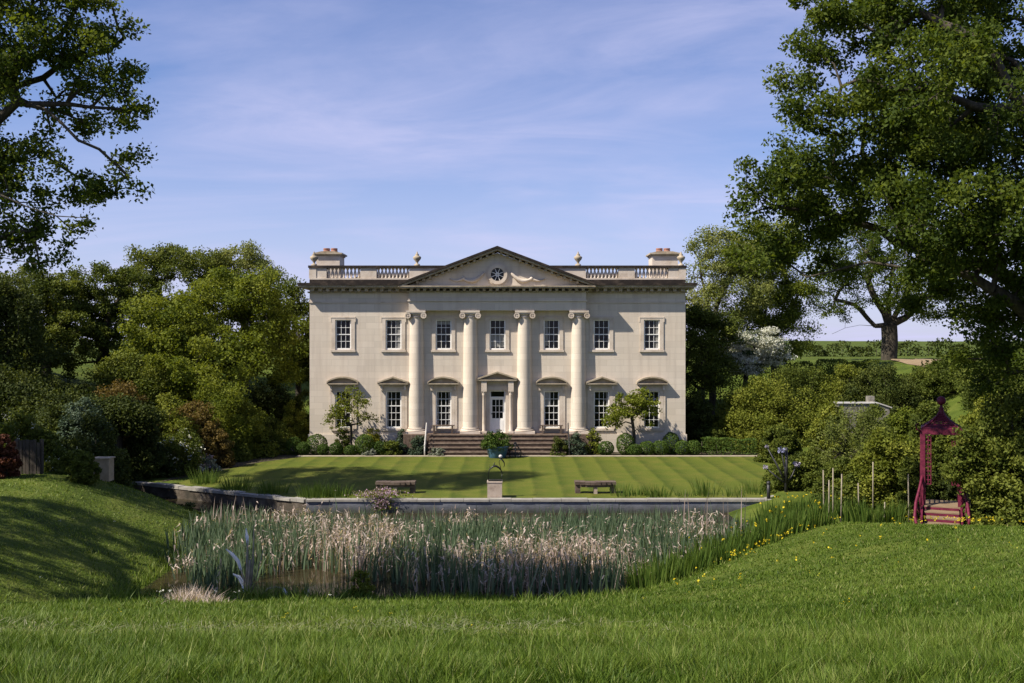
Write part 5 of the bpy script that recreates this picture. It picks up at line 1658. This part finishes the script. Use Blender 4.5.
    # curled bracket at the eave
    br = MB(); br.tube([(cx - 0.6, yc - 0.62, ze + 0.03), (cx - 0.72, yc - 0.66, ze + 0.12), (cx - 0.74, yc - 0.66, ze + 0.26), (cx - 0.66, yc - 0.64, ze + 0.30)], [0.03, 0.028, 0.022, 0.012], 7); br.build('eave_scroll', M['crimson'], r)
    r.rotation_euler.z = -0.40
pavilion()

def garden_wall():
    d = 47.5; s = d / F
    a = P(838, 402, d); b = P(878, 402, d)
    zt = a.z; g = Tz(a.x, d)
    r = empty('garden_wall', ((a.x + b.x) / 2, d, g), 'short pale rubble stone wall with white coping half hidden in the bushes', 'wall')
    m = MB(); m.prism([(a.x, g - 0.5), (a.x, zt - 0.08), (b.x, zt - 0.08), (b.x + 0.55, zt - 0.26), (b.x + 0.6, g - 0.5)], d, d + 0.45); m.build('wall_face', M['paleflint'], r)
    m = MB(); m.prism([(a.x - 0.05, zt - 0.078), (a.x - 0.05, zt - 0.02), (b.x, zt - 0.02), (b.x + 0.65, zt - 0.24), (b.x + 0.65, zt - 0.298), (b.x, zt - 0.078)], d - 0.06, d + 0.5); m.build('coping', M['pale_and_sunlit'], r)
    p2 = P(875, 402, d)
    m = MB(); m.box(p2.x - 0.14, p2.x + 0.16, d + 0.5, d + 0.85, g, zt + 0.25); m.build('pier', M['paleflint'], r)
garden_wall()

def west_things():
    d = 34.6
    a = P(101, 458.5, d); g = Tz(a.x, d); s = d / F
    r = empty('timber_box', (a.x, d, g), 'small pale timber box standing alone beside the dark bushes', 'box')
    m = MB(); m.box(a.x - 0.28, a.x + 0.27, d, d + 0.45, g - 0.05, a.z - 0.03); m.build('body', M['palewood'], r)
    m = MB(); m.box(a.x - 0.33, a.x + 0.31, d - 0.05, d + 0.5, a.z - 0.028, a.z + 0.015); m.build('lid', M['palewood'], r)
    d = 33.8
    x0 = (15 - 512) * d / F; x1 = (40 - 512) * d / F
    g = Tz((x0 + x1) / 2, d); zt = CAMZ - (441 - HY) * d / F
    f = empty('wooden_fence', ((x0 + x1) / 2, d, g), 'old grey upright board fence in the shade beside the red leaved bush', 'fence')
    n = 7
    rr = random.Random(5)
    bo = MB()
    for k in range(n):
        xa = x0 + (x1 - x0) * k / n
        bo.box(xa + 0.006, xa + (x1 - x0) / n - 0.01, d - 0.013 * (k % 2), d + 0.02, g - 0.2, zt + rr.uniform(-0.06, 0.05))
    bo.build('boards', M['greywood'], f)
    for z in (g + 0.25, zt - 0.25):
        b = MB(); b.box(x0, x1, d + 0.021, d + 0.07, z - 0.05, z + 0.05); b.build('rail', M['greywood'], f)
    for xx in (x0, x1):
        b = MB(); b.box(xx - 0.05, xx + 0.05, d + 0.071, d + 0.17, g - 0.2, zt + 0.04); b.build('post', M['greywood'], f)
west_things()

# pale canes among the bushes at the pond's right end
CANES = [(824, 470, 522, 33.2, 'thin pale cane, farthest from the pavilion, in the iris bed'), (833, 468, 526, 33.0, 'thin pale cane with its twin just beside it in the iris bed'), (841, 474, 528, 32.6, 'short pale cane leaning at the edge of the iris bed'),
         (859, 483, 522, 33.6, 'short grey cane before the dense dark bush'), (873, 462, 520, 34.2, 'tallest pale cane rising through the dense dark bush'), (884, 502, 530, 32.4, 'lowest stub of cane in the long grass'),
         (909, 474, 520, 32.8, 'pale cane nearest the crimson pavilion'), (829, 480, 524, 33.6, 'thin grey cane standing behind the twin canes')]
for i, (px, t, b, d, lab) in enumerate(CANES):
    a = P(px, b, d); a.z = Tz(a.x, d) - 0.1
    e = P(px + (i % 3 - 1) * 0.8, t, d)
    m = MB(); m.tube([a, a.lerp(e, 0.5), e], [0.024, 0.022, 0.02], 6)
    tag(m.build('garden_cane', M['cane']), lab, 'cane', 'canes by the iris bed')

# broad bent blades at the left end of the pond
def blade_sculpture():
    d = 26.0
    foot = P(246, 603, d); foot.z = Tz(foot.x, d) - 0.05
    r = empty('reed_clump', foot, 'tall withered reed clump with broad bent pale blue blades at the pond corner', 'plant')
    def q(px, py, dy=0.0):
        v = P(px, py, d); return Vector((v.x, v.y + dy, v.z))
    def blade(pts, w, m, name='blade'):
        vs = []; fs = []
        n = len(pts)
        for i, p in enumerate(pts):
            dd = (pts[min(i + 1, n - 1)] - pts[max(i - 1, 0)]).normalized()
            u = dd.cross(Vector((0.2, 1, 0.1))).normalized()
            ww = w[i]
            vs += [p - u * ww, p + Vector((0, -0.35 * ww, 0)), p + u * ww]
        for i in range(n - 1):
            for k in range(2):
                fs.append((3 * i + k, 3 * i + k + 1, 3 * i + 4 + k, 3 * i + 3 + k))
        mb = MB(); mb.add(vs, fs); 
        return mb.build(name, m, r)
    blade([q(241, 570), q(238, 561), q(232, 554), q(226, 549)], [0.03, 0.055, 0.05, 0.012], M['reedmetal'])
    blade([q(244, 592), q(243, 584), q(239, 577), q(233, 574)], [0.03, 0.06, 0.055, 0.02], M['reedmetal'])
    blade([q(247.5, 545), q(247, 537), q(246, 528)], [0.02, 0.05, 0.008], M['reedmetal'])
    blade([q(262, 594), q(268, 588.5), q(276, 587), q(284, 588.5)], [0.02, 0.022, 0.022, 0.02], M['cane'])
    blade([q(283, 588), q(286, 596), q(291, 604)], [0.03, 0.10, 0.10], M['reedmetal'])
    st = MB()
    st.tube([foot, q(247, 575), q(247.5, 540)], [0.05, 0.04, 0.015], 7); st.tube([foot, q(244, 580), q(240.5, 568)], [0.035, 0.025, 0.015], 6)
    st.tube([foot + Vector((0.08, 0, 0)), q(253, 560), q(254, 525)], [0.04, 0.03, 0.01], 6); st.tube([foot + Vector((0.03, 0, 0)), q(250, 560)], [0.05, 0.03], 6)
    st.tube([foot + Vector((0.06, 0, 0)), q(257, 575), q(263, 550)], [0.02, 0.014, 0.008], 6)
    st.build('stem', M['cane'], r)
blade_sculpture()

# ------------------------------------------------------------------ blades: grass, reeds, iris
def blades(name, B, h, w, lean, tint, m, segs=2, parent=None, seed=0, face_cam=0.6, curl=0.5):
    """flat tapering blades; B foot points, lean sideways vector at the tip"""
    rng = np.random.default_rng(seed)
    n = len(B)
    a = rng.uniform(0, 2 * pi, n)
    wx = np.stack([np.cos(a), np.sin(a) * (1 - face_cam), np.zeros(n)], -1)
    wx = unit(wx)
    V = []; 
    for s in range(segs + 1):
        f = s / segs
        c = B + np.stack([lean[:, 0] * f ** (1 + curl), lean[:, 1] * f ** (1 + curl), h * f], -1)
        ww = (w * (1 - f) ** 0.6)[:, None] * 0.5
        if s < segs:
            V += [c - wx * ww, c + wx * ww]
        else:
            V += [c]
    k = 2 * segs + 1
    V = np.stack(V, 1)
    base = (np.arange(n) * k)[:, None]
    idx = []; 
    q = []
    for s in range(segs - 1):
        q.append(np.concatenate([base + 2 * s, base + 2 * s + 1, base + 2 * s + 3, base + 2 * s + 2], 1))
    t = np.concatenate([base + 2 * segs - 2, base + 2 * segs - 1, base + 2 * segs], 1)
    row = np.concatenate([x for x in q] + [t], 1)
    sizes = np.tile(np.array([4] * (segs - 1) + [3]), n)
    tt = np.repeat(tint, segs)
    return np_mesh(name, V.reshape(-1, 3), row.ravel(), sizes, m, parent, tt)

def meadow():
    rng = np.random.default_rng(3)
    n = 700000
    px = rng.uniform(-230, 1330, n)
    u = rng.random(n)
    d = 4.0 * (36 / 4.0) ** (u ** 1.15)
    x = (px - 512) * d / F
    z = T(x, d)
    ok = (z > -0.5) & (d < wall_y(x) - 0.5)
    # thin out where the reeds stand
    c = fbm(x, d, 1.1, 1); c2 = fbm(x, d, 3.2, 2); c3 = fbm(x, d, 0.35, 4)
    # a mown lighter band across the near slope
    x, d, z, c, c2, c3 = [a[ok] for a in (x, d, z, c, c2, c3)]
    n = len(x)
    swath = np.exp(-((d - 9.2 - 0.5 * c - 0.02 * x) / 1.1) ** 2) * (1 - sstep(0, 3.5, x))
    leftbank = sstep(-9.0, -11.0, x) * sstep(19, 23, d)
    c4 = fbm(x, d, 7.0, 31); c5 = fbm(x, d, 6.0, 32); c6 = fbm(x, d, 9.0, 33)
    h = (0.082 + 0.025 * c + 0.04 * c2 + 0.03 * c4) * rng.uniform(0.4, 1.45, n)
    h = 0.85 * np.clip(h, 0.03, 0.3) * (1 - 0.72 * swath) * (1 - 0.30 * leftbank) * (1 + 0.6 * sstep(20, 24, d) * (x < -4) * (x > -10))
    h *= np.where(x > 3, 1 - 0.35 * sstep(8, 14, d), 1)
    edge = sstep(0.1, -0.4, z)
    h = h * (1 + 1.5 * edge)
    tall = (rng.random(n) < 0.015); h = np.where(tall, h * 1.9, h)
    w = np.maximum(0.0055, 0.0009 * d) * rng.uniform(0.6, 1.6, n)
    ln = rng.normal(size=(n, 2)) * 0.38 * h[:, None] + np.stack([0.55 * c5 * h, 0.55 * c6 * h], -1)
    tint = 0.48 + 0.11 * c + 0.15 * c3 + 0.12 * c4 + 0.08 * c2 + rng.normal(0, 0.22, n) + 0.16 * leftbank + 0.12 * swath + 0.05 * sstep(2, 8, x)  # the broadest noise also puts yellow sunlit patches into the grass colour
    dry = rng.random(n) < (0.03 + 0.15 * swath)
    tint = np.where(dry, 0.97, np.clip(tint, 0, 0.9))
    B = np.stack([x, d, z - 0.01], -1)
    near = d < 11
    tag(blades('grass', B[near], h[near], w[near], ln[near], tint[near], M['grass'], 2, seed=1), 'long green meadow grass on the near slope', 'grass', kind='stuff')
    tag(blades('grass', B[~near], h[~near], w[~near], ln[~near], tint[~near], M['grass'], 1 + 1, seed=2), 'shorter meadow grass running down to the pond and over the bank', 'grass', kind='stuff')
    # cut grass lying in a swath
    n = 9000
    x = rng.uniform(-8.5, 1.5, n); d = 9.3 + rng.normal(0, 0.85, n) + 0.7 * fbm(x, np.full(n, 9.0), 0.7, 1)
    ok = (rng.random(n) < (1 - sstep(-1, 2.5, x))) & (fbm(x, d * 1.7, 2.0, 21) + rng.normal(0, 0.35, n) > 0.25); x = x[ok]; d = d[ok]; n = len(x)
    z = T(x, d) + rng.uniform(0.03, 0.11, n)
    ln = rng.normal(size=(n, 2)) * 0.09
    tag(blades('cut_grass', np.stack([x, d, z], -1), rng.normal(0.0, 0.025, n), np.full(n, 0.007), ln, np.clip(rng.normal(0.5, 0.25, n), 0, 1), M['hay'], 2, seed=3), 'pale cut grass lying in a line on the meadow', 'cut grass', kind='stuff')
    # yellow meadow flowers
    spots = []
    for k in range(230):
        a = rng.random()
        if a < 0.28: px_, d_ = rng.uniform(905, 1030), 29.3 + rng.normal(0, 0.8)
        elif a < 0.6:
            t = rng.random(); px_ = 720 + 110 * t + rng.normal(0, 14); d_ = 27.4 + 4.2 * t + rng.normal(0, 0.35)
        elif a < 0.8: px_, d_ = rng.uniform(640, 1020), rng.uniform(16, 28)
        else: px_, d_ = rng.uniform(80, 1000), rng.uniform(6, 12)
        if a > 0.86: continue
        x_ = (px_ - 512) * d_ / F
        if Tz(x_, d_) > -0.35: spots.append((x_, d_))
    sp = np.array(spots); m_ = len(sp)
    hh = rng.uniform(0.14, 0.26, m_)
    zz_ = T(sp[:, 0], sp[:, 1])
    ci = np.repeat(np.arange(m_), 6)
    C = np.stack([sp[ci, 0], sp[ci, 1], zz_[ci] + hh[ci]], -1) + rng.normal(size=(m_ * 6, 3)) * 0.015
    far = np.repeat(np.where(sp[:, 1] > 20, 0.04, 0.014), 6)
    tag(leaf_mesh('buttercups', C, far, M['yellowbloom'], None, rng, rng.random(m_ * 6), up=1.0, squash=0.9), 'scattered yellow buttercups in the meadow', 'flowers', kind='stuff')
    # a few white umbel flowers near the left of the crest
    wpts = [(162, 20.5), (160, 20.0), (238, 19), (330, 19), (170, 21), (215, 23), (40, 24), (115, 30), (60, 28)]
    C = []
    for px_, d_ in wpts:
        x_ = (px_ - 512) * d_ / F
        C += [(x_ + rng.normal(0, .03), d_ + rng.normal(0, .03), Tz(x_, d_) + 0.28 + rng.normal(0, .012)) for _ in range(10)]
    C = np.array(C)
    tag(leaf_mesh('white_umbels', C, np.full(len(C), 0.026), M['whitebloom'], None, rng, rng.random(len(C)), up=1.5, squash=0.9), 'few white umbel flower heads above the grass', 'flowers', kind='stuff')
meadow()

def reeds():
    rng = np.random.default_rng(9)
    n = 42000
    x = rng.uniform(-11.5, 9.5, n); y = rng.uniform(24.0, 36.5, n)
    px = 512 + x * F / y
    # the clump's outline: near edge rises to both sides, back edge leaves a strip of water before the wall
    near = np.interp(px, [150, 200, 300, 345, 420, 520, 610, 650, 700, 760, 830], [27.5, 25.5, 28.4, 28.0, 26.0, 25.3, 25.6, 27.0, 29.4, 31.2, 32.5])
    near = near + 0.5 * fbm(x, y * 0.3, 1.6, 6) + np.abs(rng.normal(0, 0.35, n))
    back = np.interp(px, [150, 230, 300, 400, 520, 640, 740, 830], [32.0, 35.0, 34.8, 34.0, 34.0, 34.6, 34.8, 34.5]) + 0.4 * fbm(x * 1.3, y * 0.2, 1.4, 8)
    ok = (y > near) & (y < back) & (px > 188 + 14 * fbm(y, x, 1.3, 5) + rng.normal(0, 8, n)) & (px < 742 + 22 * fbm(y, x, 0.9, 3) + rng.normal(0, 9, n))
    x, y, px = x[ok], y[ok], px[ok]
    dead = fbm(x, y, 0.75, 11) + 0.55 * fbm(x, y, 2.1, 12)
    dead += 1.1 * np.exp(-((px - 540) / 95) ** 2 - ((y - 27.5) / 1.5) ** 2) + 0.9 * np.exp(-((px - 330) / 45) ** 2 - ((y - 31) / 1.6) ** 2) + 0.8 * np.exp(-((px - 680) / 40) ** 2 - ((y - 30.5) / 2) ** 2)
    dead += 0.8 * np.exp(-((px - 385) / 30) ** 2 - ((y - 30.5) / 2) ** 2) - 0.9 * np.exp(-((px - 610) / 75) ** 2 - ((y - 33.3) / 1.6) ** 2)
    isd = dead + rng.normal(0, 0.50, len(x)) > 0.66
    thin = rng.random(len(x)) < np.where(isd, 0.75, 0.62) * np.interp(y - near[ok], [0, 1.5, 3], [0.45, 0.75, 1.0])
    x, y, px, isd = x[thin], y[thin], px[thin], isd[thin]
    z = np.maximum(T(x, y), -0.62)
    n = len(x)
    hc = 0.16 * fbm(x, y, 1.2, 14)
    h = np.where(isd, rng.uniform(0.45, 1.25, n), rng.uniform(0.7, 1.25, n)) + hc
    h *= np.interp(y, [25, 30, 36], [0.95, 1.02, 0.86]) * np.where(px > 690, 0.95, 1)
    h *= np.interp(px, [175, 235, 700, 745], [0.55, 1, 1, 0.75])
    h = np.where(rng.random(n) < 0.02, h * 1.3, h)
    h = np.clip(h, 0.3, 1.7)
    g = ~isd
    B = np.stack([x, y, z], -1)
    ln = rng.normal(size=(n, 2)) * np.where(isd, 0.20, 0.15)[:, None] * h[:, None]
    tag(blades('reeds', B[g], h[g], rng.uniform(0.035, 0.072, g.sum()), ln[g], np.clip(rng.normal(0.45, 0.2, g.sum()) + 0.1 * fbm(x[g], y[g], 1.0, 5), 0, 1), M['reedgreen'], 3, seed=11), 'dense green reeds filling the pond', 'reeds', kind='stuff')
    sel = isd
    tag(blades('dead_reeds', B[sel], h[sel], rng.uniform(0.016, 0.036, sel.sum()), ln[sel], np.clip(rng.normal(0.42, 0.2, sel.sum()), 0, 1), M['reeddead'], 3, seed=12), 'pinkish straw coloured dead reeds among the green ones', 'dead reeds', kind='stuff')
    # feathery heads and broken bent leaves of the dead reeds
    idx = np.where(sel)[0]
    idx = idx[rng.random(len(idx)) < 0.85]
    rep = np.repeat(idx, 4)
    f = rng.uniform(0.45, 1.0, len(rep))
    C = B[rep] + np.stack([ln[rep, 0] * f ** 1.5, ln[rep, 1] * f ** 1.5, h[rep] * f], -1)
    bl = rng.normal(size=(len(rep), 2)) * 0.10
    tag(blades('dead_reed_leaves', C, rng.normal(-0.05, 0.09, len(rep)), rng.uniform(0.03, 0.06, len(rep)), bl, np.clip(rng.normal(0.75, 0.2, len(rep)), 0, 1), M['reeddead'], 2, seed=13), 'broken pale leaves hanging from the dead reeds', 'dead reeds', kind='stuff')
    # tall bare stems before the wall, right of the middle and at the left corner
    tops = [(683, 488, 33), (690, 492, 33), (700, 486, 32.5), (706, 494, 32.5), (724, 490, 32), (729, 496, 32), (741, 484, 32), (743, 492, 31.5), (213, 505, 33), (220, 498, 33), (226, 508, 33.5), (248, 496, 33), (238, 512, 32.5), (434, 498, 33)]
    labs = None
    Bp = []; hh = []
    for px_, t_, d_ in tops:
        p = P(px_, t_, d_); Bp.append((p.x, p.y, -0.6)); hh.append(p.z + 0.6)
    for px_ in np.linspace(212, 236, 12):
        Bp.append(((px_ - 512) * 33.2 / F, 33.2 + rng.normal(0, .3), -0.6)); hh.append(rng.uniform(0.9, 1.6))
    Bp = np.array(Bp); hh = np.array(hh)
    tag(blades('reed_stems', Bp, hh, np.full(len(Bp), 0.05), rng.normal(size=(len(Bp), 2)) * 0.12, np.full(len(Bp), 0.45), M['reeddead'], 3, seed=14, face_cam=0.9), 'few tall bare reed stems standing above the others', 'dead reeds', kind='stuff')
    # pinkish dead tussock at the left shore
    n = 900
    px_ = rng.normal(192, 19, n); d_ = rng.normal(22.6, 0.9, n)
    xx = (px_ - 512) * d_ / F; zz_ = T(xx, d_)
    tag(blades('dead_grass', np.stack([xx, d_, zz_], -1), rng.uniform(0.08, 0.5, n) * np.exp(-((px_ - 192) / 30) ** 2), np.full(n, 0.02), rng.normal(size=(n, 2)) * 0.16, np.clip(rng.normal(0.6, 0.2, n), 0, 1), M['reeddead'], 2, seed=15), 'pinkish dead tussock on the near left shore', 'dead grass', kind='stuff')
reeds()

def clump(name, label, px, d, n, h0, h1, rad, m, seed, cat='plant', group=None, w=0.05, flower=None, lean=0.25, z=None):
    rng = np.random.default_rng(seed)
    x = (px - 512) * d / F
    z0 = Tz(x, d) if z is None else z
    r = empty(name, (x, d, z0), label, cat, group)
    o = unit(rng.normal(size=(n, 2))) * (rng.random(n) ** 0.6)[:, None] * rad
    xx = x + o[:, 0]; yy = d + o[:, 1]
    zz_ = (T(xx, yy) if z is None else np.full(n, z))
    zz_ = np.maximum(zz_, -0.55)
    h = rng.uniform(h0, h1, n)
    ln = o / rad * lean * h[:, None] + rng.normal(size=(n, 2)) * 0.08 * h[:, None]
    blades('leaf_blades', np.stack([xx, yy, zz_ - 0.03], -1), h, rng.uniform(0.6, 1.2, n) * w, ln, np.clip(rng.normal(0.5, 0.2, n), 0, 1), m, 3, r, seed)
    if flower:
        nf, fs = flower
        k = rng.integers(0, n, nf)
        C = np.stack([xx[k] + ln[k, 0], yy[k] + ln[k, 1], zz_[k] + h[k] * 1.02], -1)
        for i in range(nf):
            leaf_mesh('flower', C[i] + rng.normal(size=(7, 3)) * fs * 0.22, fs, M['yellowbloom'], r, rng, rng.random(7), up=0.3, squash=0.8)
    return r
IR = 'yellow iris clumps at the pond margin'
for i, (px, d, n, rad, lab, fl) in enumerate([
    (775, 35.0, 150, 0.6, 'yellow flowering iris clump just below the end of the wall', (8, 0.06)),
    (800, 34.4, 150, 0.6, 'tall yellow flowering iris clump under the flower sculpture', (9, 0.06)),
    (828, 34.0, 140, 0.55, 'yellow flowering iris clump around the foot of the twin canes', (7, 0.06)),
    (748, 32.6, 170, 0.7, 'leafy iris clump without flowers beside the last dead reeds', None),
    (770, 31.6, 170, 0.7, 'leafy iris clump at the corner where reeds meet mown meadow', (5, 0.07)),
    (798, 32.2, 150, 0.6, 'iris clump with bent outer leaves in the middle of the iris bed', (3, 0.07)),
    (735, 30.2, 170, 0.7, 'leafy iris clump nearest the meadow grass slope', (4, 0.07)),
    (850, 33.2, 120, 0.5, 'bluish iris clump between the cane stubs and the dark bush', None),
    (892, 32.6, 110, 0.45, 'dark iris clump close to the left handrail of the pavilion', None),
    (868, 32.2, 120, 0.5, 'short iris clump in the long grass before the canes', None),
    (650, 26.6, 170, 0.6, 'leafy clump at the water edge in front of the palest dead reeds', None),
    (668, 27.2, 180, 0.65, 'leafy clump at the water edge beside the palest dead reeds', None),
    (684, 28.0, 190, 0.75, 'broad leafy clump at the near corner where the reeds end', None),
    (712, 28.9, 190, 0.7, 'broad leafy clump on the mown edge second from the near reed corner', (2, 0.05)),
    (762, 30.4, 180, 0.65, 'low leafy clump on the mown edge, dotted with small yellow flowers', (5, 0.045)),
    (790, 31.0, 170, 0.6, 'low leafy clump on the mown edge below the short iron post', None),
    (815, 31.6, 170, 0.6, 'low leafy clump on the mown edge under the twin canes', (2, 0.045)),
    (705, 30.6, 180, 0.7, 'tall leafy clump wedged between the dead reeds and the mown edge', None)]):
    clump('iris_plant', lab, px, d, n, 0.4, 0.9, rad, M['irisgreen'], 200 + i, group=IR, flower=fl, cat='iris')
for i, (px, d, n, h, rad, lab, m) in enumerate([
    (316, 39.1, 220, 0.75, 0.7, 'feathery dark green tuft where the two pond walls meet', 'irisgreen'),
    (338, 39.3, 160, 0.6, 0.55, 'spiky green tuft right of the feathery dark one above the wall', 'irisgreen'),
    (272, 40.0, 160, 0.7, 0.6, 'tall strap leaved plant above the mossy wall', 'irisgreen'),
    (237, 41.0, 160, 0.75, 0.65, 'strap leaved plant with pale stems farther up the mossy wall', 'irisgreen'),
    (205, 42.8, 150, 0.8, 0.6, 'strap leaved plant at the dark end of the mossy wall', 'irisgreen'),
    (622, 39.3, 120, 0.6, 0.45, 'spiky plant just right of the lone bench', 'irisgreen'),
    (637, 39.5, 110, 0.55, 0.4, 'second spiky plant beyond the lone bench', 'irisgreen'),
    (658, 39.2, 190, 0.75, 0.55, 'bushy green tuft with a tall brown seed head', 'irisgreen'),
    (687, 39.4, 120, 0.55, 0.5, 'short green tuft midway along the wall end', 'irisgreen'),
    (706, 39.5, 140, 0.8, 0.55, 'tall loose green plant midway along the wall end', 'irisgreen'),
    (733, 39.3, 120, 0.55, 0.5, 'short green tuft before the iron post', 'irisgreen'),
    (752, 40.2, 170, 0.85, 0.6, 'dense green plant just behind the short iron post', 'irisgreen')]):
    if px > 600: n = int(n * (0.35 + 0.4 * ((i * 7) % 5) / 5)); h = h * (0.6 + 0.5 * ((i * 3) % 4) / 3)
    clump('border_plant', lab, px, d, n, h * 0.4, h, rad, M[m], 300 + i, group='plants along the pond wall', lean=0.45, w=0.03, z=0.0)
# pink flowers tumbling over the wall
def pink():
    rng = np.random.default_rng(77)
    x = (379 - 512) * 38.4 / F
    r = empty('flowering_plant', (x, 38.6, 0.03), 'pale pink flowering creeper tumbling over the pond wall', 'plant')
    n = 2600
    C = np.stack([x + rng.normal(0, 0.42, n), 38.42 + rng.normal(0, 0.16, n), 0.10 + np.abs(rng.normal(0, 0.10, n))], -1)
    fall = rng.random(n) < 0.35
    C[fall, 1] = 38.22 + rng.normal(0, 0.05, fall.sum()); C[fall, 2] = 0.1 - rng.random(fall.sum()) * 0.55; C[fall, 0] = x + rng.normal(0.15, 0.2, fall.sum())
    C[:, 2] += 0.12 * np.exp(-((C[:, 0] - x - 0.3) / 0.3) ** 2)
    k = rng.random(n) < 0.5
    leaf_mesh('foliage', C[k], 0.08, M['oliveleaf'], r, rng, rng.random(k.sum()), up=0.5)
    leaf_mesh('blossom', C[~k] + np.array([0, -0.02, 0.03]), 0.065, M['pinkbloom'], r, rng, rng.random((~k).sum()), up=0.5)
pink()
many([('leafy green bush standing in the shallow open water before the reeds', 362, 572, 13, 25.6, 'brightleaf', dict(n_cl=50, per=60, leaf=0.06, cl=0.2, z=-0.55, tbias=0.15)),
      ('dark leafy bush in shadow at the foot of the mossy wall', 183, 505, 22, 35.5, 'darkleaf', dict(MIDS, z=-0.6))])
